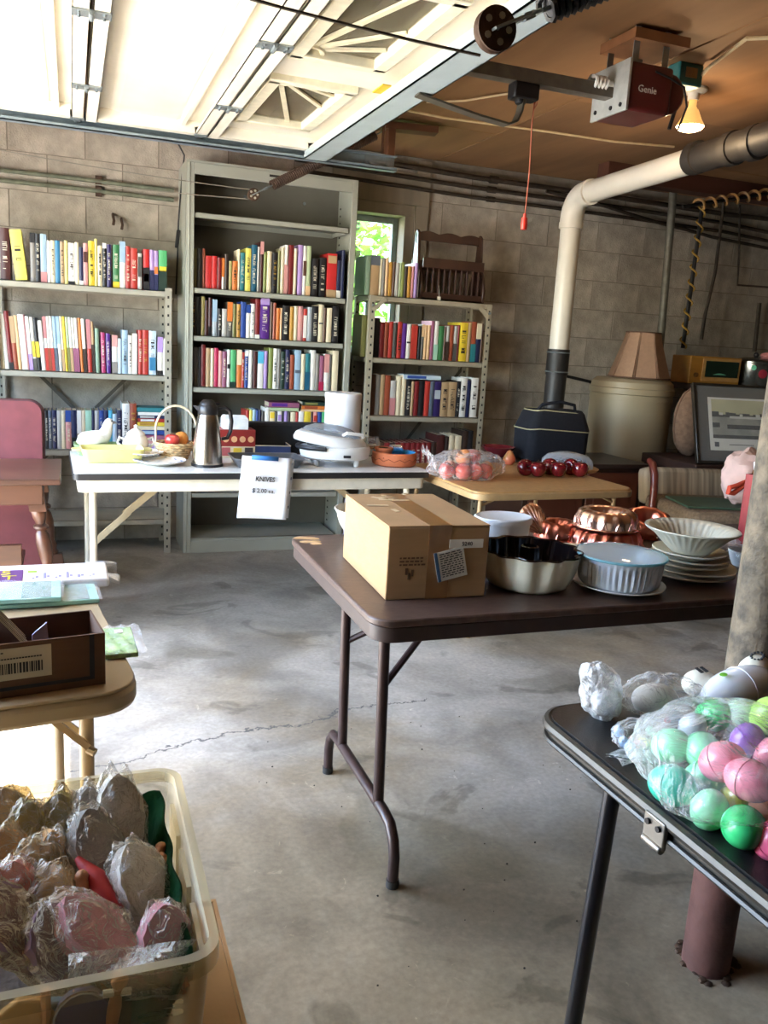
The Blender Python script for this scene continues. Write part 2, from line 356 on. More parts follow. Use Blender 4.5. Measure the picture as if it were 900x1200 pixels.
# ================================================================ overhead: garage door, tracks, springs, opener, lamp, pipes
white_steel = M('white_steel', '#e0d8c6', .45, var=.05, scale=4, hex2='#e8e1d0')
rail_steel = M('blue_shaded_steel', '#a9b6b8', .5, var=.08, scale=6)  # bluish shadow tone put into the colour of the door end strut
galv = M('galvanised', '#8d9698', .42, metal=.6, var=.15, scale=14)
rust = M('rusty_iron', '#4a3628', .7, metal=.3, var=.35, scale=18, bump=.3)
black_iron = M('black_iron', '#1c1a1a', .5, metal=.2, var=.2)
DZ, DY0, DY1 = 2.20, 1.36, 4.22
door = thing('door_1', 'white sectional garage door hanging open overhead with sunburst windows', 'garage door', (0, 0, DZ)); door['kind'] = 'structure'
SX = [-1.0, -.465, .07, .605, 1.14]
win_spans = [(3.26, 3.94), (2.28, 2.96), (1.42, 1.98)]
for k in range(4):
    x0, x1 = SX[k]+.003, SX[k+1]-.003
    b = MB()
    last = k == 3
    if not last:
        b.box(x0, x1, DY0, DY1, .055, .062)
        b.box(x0+.14, x1-.14, DY0, DY1, .048, .056)                         # raised field
        b.add([(x0+.10, y, .055) for y in (DY0, DY1)]+[(x0+.14, y, .048) for y in (DY0, DY1)], [(0, 1, 3, 2)])
    else:
        b.box(x0, x0+.10, DY0, DY1, .05, .06); b.box(x1-.13, x1, DY0, DY1, .05, .06)
        e = [DY0]+[v for a, c in reversed(win_spans) for v in (a, c)]+[DY1]
        for i in range(0, len(e), 2): b.box(x0+.10, x1-.13, e[i], e[i+1], .05, .06)
    for xa, sgn in ((x0, 1), (x1, -1)):                                     # folded lips along both long edges
        xa2 = xa+sgn*.05
        b.box(min(xa, xa2), max(xa, xa2), DY0, DY1, 0.0, .004)
        b.box(min(xa, xa+sgn*.004), max(xa, xa+sgn*.004), DY0, DY1, 0, .055)
        b.box(min(xa2, xa2-sgn*.003), max(xa2, xa2-sgn*.003), DY0, DY1, 0.0, .014)
    for yy in ((DY0, DY0+.05), (DY1-.05, DY1)): b.box(x0, x1, yy[0], yy[1], .002, .054)   # end stiles
    if not last: b.box(x1-.12, x1-.10, DY0, DY1, .03, .055)
    p = put('door_section', b, white_steel, door)
    if last:
        for (ya, yb) in win_spans:
            xa, xb = x0+.10, x1-.13; f = MB(); w = .028
            for q in ((xa-.02, xb+.02, ya-.02, ya+w), (xa-.02, xb+.02, yb-w, yb+.02), (xa-.02, xa+w, ya, yb), (xb-w, xb+.02, ya, yb)): f.box(*q, .026, .064)
            put('window_frame', f, M('cream_window_frame', '#e4dcc2', .5), p, bevel=.004)
            cx, up_w = xa+w, ya > 3 or ya < 2; cy = ya+w if up_w else yb-w; s = MB()
            for a in (16, 38, 62):
                dx, dy = math.sin(R(a)), math.cos(R(a))*(1 if up_w else -1); L = min((xb-xa-2*w)/max(.01, abs(dx)), (yb-ya-2*w)/max(.01, abs(dy)))-.004
                s.bar((cx+dx*.05, cy+dy*.05, .05), (cx+dx*L, cy+dy*L, .05), .020, .008)
            s.tube([(cx+math.sin(R(a))*.06, cy+math.cos(R(a))*.06*(1 if up_w else -1), .05) for a in range(0, 91, 15)], .012, 6)
            put('sunburst_muntin', s, M('cream_muntin', '#d9cfb0', .6), p)
            put('pane', MB().box(xa+w-.004, xb-w+.004, ya+w-.004, yb-w+.004, .056, .060), glass('dusty_glass', '#c8c2b0', .06, .2, .4, '#a89f88'), p)
    if k < 3:
        for y in (3.62, 2.79, 1.95):
            h = MB(); xa = SX[k+1]; h.box(xa-.055, xa+.055, y-.028, y+.028, -.006, 0); h.tube([(xa, y-.03, -.008), (xa, y+.03, -.008)], .008, 8)
            for dx in (-.035, .035):
                for dy in (-.016, .016): h.tube([(xa+dx, y+dy, -.012), (xa+dx, y+dy, -.005)], .005, 6)
            put('hinge', h, galv, p)
    for y in (DY0-.01, DY1+.01):                                            # rollers run in the tracks
        xr = SX[k+1]-.03; h = MB(); h.tube([(xr, y-.06*(1 if y > 2 else -1), .02), (xr, y+.03*(1 if y > 2 else -1), .02)], .006, 8)
        h.tube([(xr, y+.02*(1 if y > 2 else -1), .02), (xr, y+.04*(1 if y > 2 else -1), .02)], .022, 12); h.box(xr-.03, xr+.03, *sorted((y-.06*(1 if y > 2 else -1), y-.02*(1 if y > 2 else -1))), -.003, .03)
        put('roller', h, galv, p)
b = MB(); b.box(1.075, 1.185, DY0, DY1, -.035, -.030); b.box(1.18, 1.185, DY0, DY1, -.035, .05); b.box(1.075, 1.08, DY0, DY1, -.035, .0)
put('end_rail', b, rail_steel, door, label='steel strut along the door end, bluish shade in its colour')
b = MB().box(1.03, 1.062, 2.98, 3.09, -.004, .0); put('tape_label', b, M('yellow_tape', '#d9b32a', .6), door, label='yellow sticker on the door end')

def track(y, sgn, label):
    t = thing('door_track', label, 'door track', (0, y, 2.2))
    b = MB(); prof = [(-.0, -.03), (-.0, .03), (.035*sgn, .045), (.035*sgn, .04), (.004*sgn, .026), (.004*sgn, -.026), (.03*sgn, -.035), (.035*sgn, -.03)]
    b.box(-1.0, 1.56, min(0, .004*sgn), max(0, .004*sgn), -.032, .036)
    b.box(-1.0, 1.56, min(0, -.045*sgn), max(0, -.045*sgn), -.036, -.031); b.box(-1.0, 1.56, min(0, -.04*sgn), max(0, -.04*sgn), .034, .038)
    b.box(-1.0, 1.56, min(-.045*sgn, -.041*sgn), max(-.045*sgn, -.041*sgn), -.036, -.02)
    rp = [(-1.0-.30*math.sin(R(a)), 0.002*sgn, -.30+.30*math.cos(R(a))) for a in range(0, 91, 15)]+[(-1.27, .002*sgn, -2.15)]
    put('rail', b, M('track_steel', '#7d8b90', .5, metal=.35, var=.12), t)
    c = MB()
    for p, q in zip(rp, rp[1:]): c.bar(p, q, .05, .05, (0, 1, 0))
    put('vertical_rail', c, galv, t)
    h = MB(); h.bar((1.50, .02*sgn, .02), (1.50, .02*sgn, .286), .035, .004, (1, 0, 0)); h.bar((1.30, .02*sgn, .03), (1.48, .02*sgn, .28), .03, .004, (0, 1, 0))
    put('hanger', h, M('rusty_angle', '#6a4632', .8, var=.3), t)
    b = MB(); b.box(1.40, 1.55, -.006, .0, -.03, .034)
    put('splice_plate', b, galv, t)
    for i, x in enumerate((1.43, 1.52)):
        c = MB(); c.tube([(x, -.016, 0), (x, .0, 0)], .012, 6); put('bolt', c, galv, t)
    return t
track(4.27, 1, 'grey steel door track running along the block wall above the shelves')
track(1.31, -1, 'near garage door track overhead beside the black spring')

def spring(px, y, pz, qx, qz, label, wheel, mat, glabel):
    t = thing('extension_spring', label, 'spring', (px, y, pz), group=None)
    P = Vector((0, 0, 0)); Q = Vector((qx-px, 0, qz-pz)); d = (Q-P).normalized()
    S = P+d*.105
    b = MB(); up = Vector((0, 1, 0)); w = d.cross(up); n = 56
    L = (Q-S).length
    pts = [S+d*(L*i/(n*8))+(up*math.cos(i*math.pi/4)+w*math.sin(i*math.pi/4))*.021 for i in range(n*8+1)]
    b.tube(pts, .0058, 5); b.tube([S+d*.01, Q], .0165, 10); put('coil', b, mat, t)
    h = MB(); h.tube([S+d*.02, S-d*.015]+[S-d*(.03+.018*math.cos(a))+up*.018*math.sin(a) for a in [i*.6 for i in range(6, -5, -1)]], .004, 6); put('spring_hook', h, galv, t)
    f = MB()
    for s in (-.016, .016): f.bar(P+up*s-d*.012, P+up*s+d*.06, .022, .004, w)
    f.bar(P+up*-.018+d*.06, P+up*.018+d*.06, .022, .006, w); f.bar(P+d*.06, P+d*.08, .012, .012); put('pulley_fork', f, galv, t)
    g = MB(); g.X = Matrix.Rotation(R(90), 4, 'X')
    g.lathe([(.004, -.010), (wheel, -.010), (wheel, -.006), (wheel*.9, 0), (wheel, .006), (wheel, .010), (.004, .010)], 28)
    for i in range(5):
        a = i*1.2566; g.mi = 1; g.lathe([(.0001, -.0115), (.006, -.0115), (.006, .0115), (.0001, .0115)], 8, (wheel*.6*math.cos(a), wheel*.6*math.sin(a), 0))
    put('pulley_wheel', g, [rust if wheel < .04 else M('dark_pulley', '#2e2622', .5, metal=.4, var=.25), M('pulley_hole', '#a09a8a', .6)], t)
    c = MB(); c.tube([Q, Q+d*.06, (Q.x+.05, 0, CEIL-pz)], .004, 6); put('hanging_rod', c, galv, t)
    return t
spring(.872, 4.42, 2.004, 1.50, 2.365, 'rusty brown garage spring with small pulley in front of the tall bookcase', .03, rust, '')
spring(.688, 1.42, 1.862, 1.50, 2.28, 'black garage spring with large dark holed pulley below the door end', .036, black_iron, '')
cable_m = M('steel_cable', '#8a8478', .5, metal=.5)
b = MB(); b.tube(arc((.875, 4.45, 2.03), (-1.2, 4.45, 2.16), -.03), .0025, 5); b.tube(arc((.875, 4.45, 1.985), (-1.2, 4.45, 2.02), -.03), .0025, 5)
solo('lift_cable', b, cable_m, 'pair of thin steel cables running from the small rusty pulley', 'cable')
b = MB(); b.tube(arc((.680, 1.455, 1.83), (-1.2, 1.455, 2.10), -.06, 16), .0028, 5)
solo('lift_cable', b, M('dark_cable', '#4a4238', .6, metal=.3), 'dark cable stretched across the door windows to the large pulley', 'cable')

# ---- opener
op = thing('door_opener', 'dark red garage door opener with bare lamp hung under plywood ceiling', 'door opener', (1.908, 2.79, 2.20))
maroon = M('maroon_enamel', '#5a1f1d', .35, var=.15, scale=5, coat=.3)
b = MB(); b.box(0, .185, .0, .22, 0, .165); b.tube([(.185, .015, .0825), (.185, .205, .0825)], .072, 16); put('housing', b, maroon, op, bevel=.012)
b = MB(); b.box(-.012, -.001, -.004, .224, -.004, .172); put('chassis_plate', b, M('zinc_plate', '#b4b6b0', .45, metal=.4, var=.12), op, bevel=.002)
b = MB()
for y, z in ((.03, .02), (.19, .025), (.20, .14), (.09, .02)): b.tube([(-.016, y, z), (-.011, y, z)], .008, 8)
put('screw', b, black_iron, op)
b = MB(); b.tube([(-.012, .10, .10), (-.035, .10, .10)], .018, 12); b.mi = 1
b.tube([(-.035-.0017*i, .10+.021*math.cos(i*.7), .10+.021*math.sin(i*.7)) for i in range(40)], .0075, 6); put('spiral_lamp', b, [M('white_plastic', '#e8e6de', .4), M('lamp_glass', '#f4f2ea', .2)], op, label='white spiral bulb')
text('lettering', 'Genie', .034, M('pale_print', '#d8cfc4', .5), op, upright(.075, -.0012, .075), .0008)
for x in (.03, .16):
    for y in (.03, .19): b = MB(); b.bar((x, y, .16), (x, y, .29), .025, .004, (0, 1, 0)); put('hanging_strap', b, galv, op)
b = MB().box(-.0, .24, .0, .22, .24, .275); put('mounting_board', b, M('board_wood', '#8a5a36', .8, var=.2, scale=8), op)
b = MB(); b.tube([(.10, -.004, .14), (.16, -.02, .12), (.22, -.02, .10), (.25, -.01, .04), (.23, .0, -.04)], .004, 6); put('wire', b, black_iron, op)
rl = MB(); rl.box(-.72, -.005, .085, .135, .055, .10); put('rail', rl, M('rail_brown', '#6e665a', .5, metal=.4, var=.2), op)
b = MB(); b.box(-.42, -.32, .08, .14, .0, .055); b.tube([(-.38, .11, .02), (-.38, .11, -.015)], .02, 10); put('trolley', b, black_iron, op, bevel=.006)
arm = [(-.375, .11, .0), (-.38, .11, -.04), (-.395, .11, -.075), (-.43, .11, -.09), (-.47, .11, -.085), (-.54, .11, -.078), (-.78, .11, -.04)]
b = MB()
for p, q in zip(arm, arm[1:]): b.bar(p, q, .006, .045, (0, 1, 0)) if False else b.bar(p, q, .045, .007)
put('curved_arm', b, M('arm_steel', '#5e584c', .5, metal=.5, var=.2), op)
# red pull cord
b = MB(); P = gy(627, 117, 2.90); Q = gy(616, 262, 2.90)
t = thing('pull_cord', 'thin red release cord with red plastic handle hanging from opener rail', 'pull cord', (P.x, P.y, Q.z))
L = P.z-Q.z
b.tube([(0, 0, max(L+.02, 2.262-Q.z)), (-.004, 0, L*.8), (.003, 0, L*.4), (0, 0, .03)], .0022, 6); b.tube([(.0, 0, L*.93), (.01, 0, L*.97), (.006, 0, L*1.02), (0, 0, L*.96)], .0018, 6); put('cord', b, M('red_cord', '#b4604a', .7), t)
b = MB(); b.tube([(0, 0, -.022), (0, 0, .0), (0, 0, .02)], [.011, .012, .011], 12); b.tube([(0, 0, .02), (0, 0, .034)], .006, 8); put('handle', b, M('red_plastic', '#d8382a', .35), t)

# ---- lamp and junction box
lp = gz(813, 112, CEIL-.03)
t = thing('ceiling_lamp', 'lit reflector bulb in a white porcelain ceiling lampholder', 'lamp', (lp.x, lp.y, CEIL))
b = MB(); b.lathe([(.0001, 0), (.056, -.001), (.056, -.012), (.045, -.02), (.026, -.024), (.024, -.05), (.0001, -.05)], 24); put('lampholder', b, M('porcelain', '#e6ddca', .3), t)
b = MB(); b.lathe([(.017, -.05), (.017, -.075), (.022, -.085), (.028, -.09), (.046, -.13), (.058, -.15), (.060, -.158)], 24); put('bulb_reflector', b, M('amber_reflector', '#d9a45c', .3, emit=.6), t)
b = MB(); b.lathe([(.060, -.158), (.05, -.170), (.03, -.177), (.0001, -.18)], 24); put('bulb_face', b, M('lit_bulb', '#ffdcae', .4, emit=14), t)
ld = bpy.data.lights.new('bulb_light', 'POINT'); ld.energy = 4; ld.color = (1, .70, .40); ld.shadow_soft_size = .05
lo = bpy.data.objects.new('bulb_light', ld); C.objects.link(lo); lo.location = (lp.x, lp.y, CEIL-.26)
jp = gz(802, 92, CEIL-.05)
t = thing('junction_box', 'teal electrical box on the ceiling beside the lit bulb', 'electrical box', (jp.x, jp.y, CEIL-.085))
b = MB().box(-.06, .06, -.04, .04, 0, .085); put('box', b, M('teal_plastic', '#2e6f70', .45, var=.12), t, bevel=.008)
b = MB().box(-.028, .028, -.043, -.04, .028, .066); put('face_plate', b, M('tan_plate', '#a5855a', .6), t, bevel=.001)
b = MB(); b.tube([(-.03, -.02, 0), (-.035, -.02, -.06), (-.06, -.02, -.17)], .008, 8); put('plug_cord', b, black_iron, t)
cw = M('cream_cable', '#cbb48c', .6)
b = MB(); q0 = gz(832, 78, CEIL-.02); q1 = gz(875, 45, CEIL-.012); q2 = gz(960, 42, CEIL-.012); b.tube([(jp.x+.06, jp.y, CEIL-.05), q0, q1, q2], .008, 8); solo('ceiling_cable', b, cw, 'stiff cream cable bent across the ceiling from the teal box', 'cable')
b = MB(); b.tube([gz(x, y, CEIL-.015-.03*math.sin(i*1.3)**2) for i, (x, y) in enumerate([(455, 125), (520, 138), (580, 146), (640, 154), (720, 166), (790, 172)])], .006, 6); solo('ceiling_cable', b, cw, 'long cream cable sagging across plywood behind the red cord', 'cable')
b = MB(); b.tube([gz(x, y, CEIL-.02) for x, y in [(500, 120), (545, 118), (600, 109)]], .005, 6); solo('ceiling_cable', b, cw, 'short cream cable above the curved opener arm', 'cable')
# wooden hanger behind the door end
b = MB(); p0, p1 = gz(405, 143, 2.45), gz(512, 154, 2.45); b.bar(p0, p1, .09, .035); c = gz(458, 150, 2.44); b.box(c.x-.02, c.x+.02, c.y-.03, c.y+.03, 2.25, 2.44)
solo('track_bracket', b, M('red_brown_wood', '#5e3820', .7, var=.25, scale=8, stretch=(.3, 1, 1)), 'reddish brown wooden bracket holding up the end of the door track', 'bracket', bevel=.003)
# dark wood beam and stacked service pipes along the top of the back wall
b = MB(); b.box(3.15, 6.0, 4.74, 4.86, 2.385, CEIL+.005); solo('ceiling_beam', b, M('dark_red_wood', '#4c2a1a', .75, var=.3, scale=6, stretch=(.2, 1, 1)), 'dark reddish wooden beam across the ceiling behind the white pipe', 'beam', kind='structure', bevel=.004)
dp = M('dark_pipe', '#3e342a', .6, metal=.3, var=.3)
for z, y, r, lab in ((2.405, 5.31, .017, 'upper dark iron pipe along the top of the back wall'), (2.345, 5.33, .014, 'middle dark iron pipe along the top of the back wall'), (2.285, 5.335, .012, 'lowest thin dark pipe high on the back wall')):
    b = MB(); b.tube([(1.3, y, z+.03), (2.5, y, z), (3.6, y, z-.005), (4.6, y, z-.02), (5.9, y, z-.10 if z < 2.4 else z)], r, 8)
    b.tube([(2.62, y, z), (2.68, y, z)], r*1.5, 8); solo('service_pipe', b, dp, lab, 'pipe')
con = M('mossy_conduit', '#6f7360', .7, metal=.3, var=.35, scale=14)
for z, lab in ((2.118, 'upper of two mossy conduits on the block wall left of bookcase'), (2.065, 'lower of two mossy conduits on the block wall left of bookcase')):
    t = thing('conduit', lab, 'conduit', (0, 5.345, z)); b = MB(); b.tube([(-.6, 0, 0), (.0, .002, .002), (.58, 0, -.004)], .0125, 8); put('pipe', b, con, t)
    b = MB(); b.bar((.16, .0, -.03), (.16, 0, .03), .01, .035); put('clamp', b, rust, t)
b = MB()
for x, dz in ((.238, 0), (.285, -.02)):
    b.tube([(x, 5.37, 1.95+dz), (x, 5.34, 1.935+dz), (x+.004, 5.315, 1.91+dz), (x, 5.325, 1.885+dz)], .008, 6)
solo('wall_hook', b, rust, 'pair of rusty iron hooks on block wall below the conduits', 'hook')
# wire with in-line switch hanging left of the bookcase
b = MB(); pts = [gy(x, y, 5.2) for x, y in [(207, 165), (216, 182), (214, 200), (211, 235), (209, 262), (208, 300), (206, 345)]]; b.tube(pts, .005, 6)
t = thing('hanging_wire', 'dark wire with in-line switch hanging beside the tall bookcase', 'wire', pts[-1]); b.v = [v-pts[-1] for v in b.v]; put('wire', b, black_iron, t)
c = gy(208, 280, 5.2)-pts[-1]; b = MB(); b.bar(c+Vector((-.005, 0, -.05)), c+Vector((.005, 0, .05)), .026, .02); put('switch', b, black_iron, t, bevel=.004)

# ---- white drain pipe
pvc = M('white_pvc', '#d9d3c4', .4, var=.06, scale=5)
rub = M('black_rubber', '#23211f', .55, var=.2)
PX, PY, PZ = 2.897, 4.70, 2.25
t = thing('drain_pipe', 'white plastic drain pipe with black couplings turning along the ceiling', 'pipe', (PX, PY, 0))
b = MB(); b.tube([(0, 0, 1.27), (0, 0, PZ-.13)], .062, 20); b.tube([(-.005, -.15, PZ+.0), (-.04, -1.12, PZ+.02)], .062, 20); put('pipe', b, pvc, t)
b = MB(); b.tube([(0, 0, PZ-.16)]+[(0, -.13*(1-math.cos(R(a))), PZ-.13+.13*math.sin(R(a))) for a in range(0, 91, 10)]+[(-.005, -.17, PZ)], .070, 20); b.tube([(0, 0, PZ-.19), (0, 0, PZ-.155)], .074, 20); b.tube([(-.006, -.165, PZ), (-.007, -.20, PZ)], .074, 20); put('elbow', b, pvc, t)
b = MB(); b.tube([(0, 0, .6), (0, 0, 1.2)], .066, 20); put('standpipe', b, M('black_pipe', '#2a2826', .5), t, label='black lower standpipe')
b = MB(); b.tube([(0, 0, 1.17), (0, 0, 1.33)], .071, 20); put('coupling', b, rub, t)
for z in (1.19, 1.31): b = MB(); b.tube([(.073*math.cos(i*.3), .073*math.sin(i*.3), z) for i in range(21)], .004, 5, closed=True); put('hose_clamp', b, galv, t)
b = MB(); b.tube([(-.04, -1.10, PZ+.02), (-.05, -1.75, PZ+.035)], .068, 20)
for y in (-1.12, -1.36, -1.5): b.tube([(-.045, y, PZ+.025), (-.045, y-.05, PZ+.026)], .076, 20)
put('black_coupling', b, rub, t, label='black rubber coupling and pipe')
b = MB(); b.tube([gy(790, 215, 4.92), gy(773, 410, 4.92), Vector((3.81, 4.92, 1.172))], .026, 12); solo('flue_pipe', b, M('grey_pipe', '#6d6a5e', .55, metal=.3, var=.2), 'grey metal pipe rising behind the tan tank to the ceiling', 'pipe')
# yellow and black spiral cord
ym = M('yellow_cord', '#b08a3a', .55, var=.2)
t = thing('air_hose', 'black hose wrapped in a yellow spiral hanging down the back wall', 'hose', (4.02, 4.95, 1.4))
A, B = gy(824, 235, 4.95), gy(800, 408, 4.95); o = Vector((4.02, 4.95, 1.4)); A -= o; B -= o
b = MB(); b.tube([A, B], .014, 8); put('hose', b, black_iron, t)
b = MB(); n = 10
b.tube([A.lerp(B, i/(n*10))+Vector((math.cos(i*.628)*.024, math.sin(i*.628)*.024, 0)) for i in range(n*10+1)], .0065, 5); put('spiral_wrap', b, ym, t)
t = thing('coiled_cord', 'tan coiled cord looped along the ceiling above the radio', 'cord', (4.2, 4.6, 2.35))
b = MB(); A, B = gy(815, 240, 4.6), gy(905, 226, 4.6); o = Vector((4.2, 4.6, 2.35)); A -= o; B -= o; n = 7
ax = (B-A).normalized(); w = ax.cross(Vector((0, 1, 0)))
b.tube([A.lerp(B, i/(n*12))+w*math.sin(i*math.pi/6)*.030+Vector((0, 1, 0))*math.cos(i*math.pi/6)*.03 for i in range(n*12+1)], .009, 6); put('coil', b, M('tan_rubber', '#9c7440', .5, var=.2), t)
b = MB(); b.tube([A+ax*-.1, B+ax*.1], .012, 6); put('rod', b, black_iron, t)
for i, (pts, r, lab) in enumerate([([(848, 238), (838, 320), (826, 370), (822, 398)], .012, 'dark cable hanging on the wall right of the yellow spiral hose'),
                             ([(867, 240), (866, 300), (864, 334), (905, 337)], .008, 'thin dark conduit bending right high on the back wall'),
                             ([(890, 355), (886, 395), (884, 412)], .016, 'short dark iron pipe on the wall above the metal pot')]):
    b = MB(); b.tube([gy(x, y, 5.30) for x, y in pts], r, 8); solo('wall_cable', b, dp, lab, 'cable')
b = MB(); b.tube([gy(x, y, 5.30) for x, y in [(640, 224), (680, 232), (735, 250), (775, 262), (800, 268), (835, 278), (905, 292)]], .012, 6); solo('wall_cable', b, dp, 'dark cable sloping across block wall behind the white pipe', 'cable')
b = MB(); b.tube([gy(x, y, 5.25) for x, y in [(660, 440), (690, 447), (720, 458), (742, 470)]], .012, 6); solo('wall_cable', b, black_iron, 'black cable curving along the wall behind the navy bag', 'cable')
# ================================================================ the three racks of books
rack = M('rack_paint', '#aaa594', .55, metal=.15, var=.12, scale=8)
rack2 = M('tan_rack_paint', '#a9a08a', .55, metal=.15, var=.14, scale=8)
case_m = M('grey_enamel', '#a4a597', .5, metal=.1, var=.08, scale=4)
hole_m = M('punched_hole', '#2a2824', .8)
def post(name, t, x, y, z0, z1, mat, w=.036, sx=1, sy=1, holes=True):
    b = MB(); b.box(min(x, x+w*sx), max(x, x+w*sx), y-.002, y+.002, z0, z1); b.box(x-.002, x+.002, min(y, y+w*sy), max(y, y+w*sy), z0, z1)
    p = put(name, b, mat, t)
    if holes:
        h = MB(); z = z0+.04
        while z < z1-.02: h.box(x+sx*(w*.5)-.005, x+sx*(w*.5)+.005, y-.0035, y-.0015, z-.007, z+.007); z += .05
        put('punched_holes', h, hole_m, p, kind='stuff')
    return p
def shelf_board(t, x0, x1, y0, y1, z, mat, lip=.034, name='shelf'):
    b = MB(); b.box(x0, x1, y0, y1, z-.004, z); b.box(x0, x1, y0, y0+.003, z-lip, z); b.box(x0, x1, y1-.003, y1, z-lip, z); b.box(x0, x0+.003, y0, y1, z-lip, z); b.box(x1-.003, x1, y0, y1, z-lip, z)
    b.box(x0, x1, y0, y0+.012, z-lip, z-lip+.002)
    return put(name, b, mat, t)
# left rack
LY = 5.0; LX0, LX1 = -.40, .535; LZ = [1.523, 1.052, .618, .208]
lr = thing('metal_shelf', 'open grey slotted steel shelf rack against the wall left of tall bookcase', 'shelf rack', (0, 0, 0))
for z in LZ: shelf_board(lr, LX0+.004, LX1-.004, LY+.003, LY+.305, z, rack)
for x, sx in ((LX0, 1), (LX1, -1)):
    post('post', lr, x, LY, 0, 1.54, rack, sx=sx); post('post', lr, x, LY+.31, 0, 1.54, rack, sx=sx, sy=-1)
b = MB(); yb = LY+.318
for s, (xa, xb) in enumerate((( -.38, .51), (.51, -.38))): b.bar((xa, yb+.004*s, .30), (xb, yb+.004*s, 1.22), .004, .02, (1, 0, 0))
put('cross_brace', b, M('dark_strap', '#5e574c', .6, metal=.3), lr)
# tall bookcase
TY = 4.98; TX0, TX1, TZ = .608, 1.603, 2.222
tb = thing('steel_bookcase', 'tall grey enamelled steel bookcase between the two open racks', 'bookcase', (0, 0, 0))
b = MB(); b.box(TX0, TX0+.012, TY, TY+.36, 0, TZ); put('side_panel', b, case_m, tb)
b = MB(); b.box(TX1-.012, TX1, TY, TY+.36, 0, TZ); put('side_panel', b, case_m, tb)
b = MB(); b.box(TX0, TX0+.045, TY-.004, TY+.02, 0, TZ); b.box(TX1-.035, TX1, TY-.004, TY+.02, 0, TZ); b.box(TX0+.045, TX1-.035, TY-.004, TY+.015, TZ-.06, TZ); b.box(TX0+.045, TX1-.035, TY-.004, TY+.015, 0, .075)
b.box(TX0+.012, TX0+.022, TY-.008, TY-.003, .0, TZ)
put('face_frame', b, case_m, tb, bevel=.003)
b = MB(); b.box(TX0+.012, TX1-.012, TY+.35, TY+.36, 0, TZ); put('back_panel', b, M('case_back', '#6e6a5e', .6, var=.12, scale=4), tb)
b = MB(); b.box(TX0, TX1, TY, TY+.36, TZ, TZ+.012); put('top_panel', b, case_m, tb)
b = MB(); b.box(1.07, 1.15, TY-.006, TY-.003, TZ-.028, TZ-.016); put('slot', b, hole_m, tb)
for x in (1.00, 1.37):
    b = MB(); b.X = Matrix.Translation((x, TY+.35, TZ-.10)) @ Matrix.Rotation(R(90), 4, 'X'); b.lathe([(.0001, .004), (.008, .003), (.010, 0)], 10); put('rivet', b, galv, tb)
TS = [1.948, 1.540, 1.273, .980, .640, .353, .075]
for z in TS: shelf_board(tb, TX0+.047, TX1-.045, TY+.006, TY+.35, z+.016, case_m, .032)
h = MB()
for x in (TX1-.013, TX0+.013):
    for y in (TY+.05, TY+.30):
        z = .12
        while z < TZ-.1: h.box(x-.001, x+.001, y-.010, y+.010, z-.005, z+.005); z += .0254*1.7
put('adjustment_slots', h, hole_m, tb, kind='stuff')
# small rack
SY = 5.0; SX0, SX1 = 1.722, 2.555; SZ = [1.590, 1.215, .853, .45, .08]
sr = thing('metal_shelf', 'small tan slotted steel rack below the window with a magazine rack on top', 'shelf rack', (0, 0, 0))
for z in SZ: shelf_board(sr, SX0+.004, SX1-.004, SY+.003, SY+.305, z, rack2)
for x, sx in ((SX0, 1), (SX1, -1)):
    post('post', sr, x, SY, 0, 1.588, rack2, .034, sx=sx); post('post', sr, x, SY+.31, 0, 1.588, rack2, .034, sx=sx, sy=-1)
for x, s in ((SX0, 1), (SX1, -1)):
    b = MB(); b.bar((x+s*.02, SY-.004, 1.50), (x+s*.10, SY-.004, 1.575), .004, .028, (1, 0, 0)); put('gusset', b, rack2, sr)
    b = MB(); b.tube([(x+s*.017, SY-.012, 1.53), (x+s*.017, SY, 1.53)], .009, 6); put('bolt', b, galv, sr)
b = MB(); b.bar((SX0, SY+.318, .10), (SX1, SY+.318, 1.2), .004, .02, (1, 0, 0)); put('cross_brace', b, M('dark_strap', '#5e574c', .6, metal=.3), sr)

# ---------------------------------------------------------------- books
BC = dict(maroon=('#4a2420', 'dark maroon'), brown=('#5c4030', 'brown'), dbrown=('#3a2a22', 'dark brown'), yellow=('#e8c83a', 'yellow'), pyellow=('#efe08a', 'pale yellow'),
 lemon=('#efe06a', 'lemon yellow'), grey=('#8e8880', 'grey'), dgrey=('#55524c', 'dark grey'), lgrey=('#bdbab2', 'light grey'), black=('#1e1c1e', 'black'), lblue=('#9fb9cc', 'light blue'),
 pblue=('#c9dbe6', 'pale blue'), white=('#ece8de', 'white'), cream=('#e4d6b4', 'cream'), blue=('#3b7fa6', 'blue'), royal=('#2c4a92', 'royal blue'), navy=('#22264a', 'navy blue'), tan=('#b99a72', 'tan'),
 pink=('#d89a94', 'pink'), rose=('#c08080', 'dusty rose'), peach=('#e6bd8e', 'peach'), purple=('#5a2a82', 'purple'), dpurple=('#33245a', 'deep purple'), lilac=('#b294cc', 'lilac'), green=('#3e7a4a', 'green'),
 bgreen=('#58b070', 'bright green'), dgreen=('#24382e', 'dark green'), pgreen=('#b5c49a', 'pale green'), olive=('#7c7a44', 'olive'), moss=('#8a9450', 'moss green'), red=('#b83a30', 'red'), bred=('#cc2e2e', 'bright red'),
 dred=('#7a2222', 'dark red'), crimson=('#b82a50', 'crimson'), magenta=('#b03a6a', 'magenta'), mauve=('#9a5a74', 'mauve'), orange=('#d87a36', 'orange'), rust=('#9a4a30', 'rust red'), ochre=('#c08e3c', 'ochre'),
 teal=('#2e7c82', 'teal'), dteal=('#1e5a74', 'dark teal'), mint=('#a8d4b8', 'mint green'), cyan=('#58b4d2', 'cyan'), silver=('#b4bcc0', 'silver'), slate=('#5c6470', 'slate grey'), sage=('#8fa88e', 'sage green'), khaki=('#a89a5a', 'khaki'))
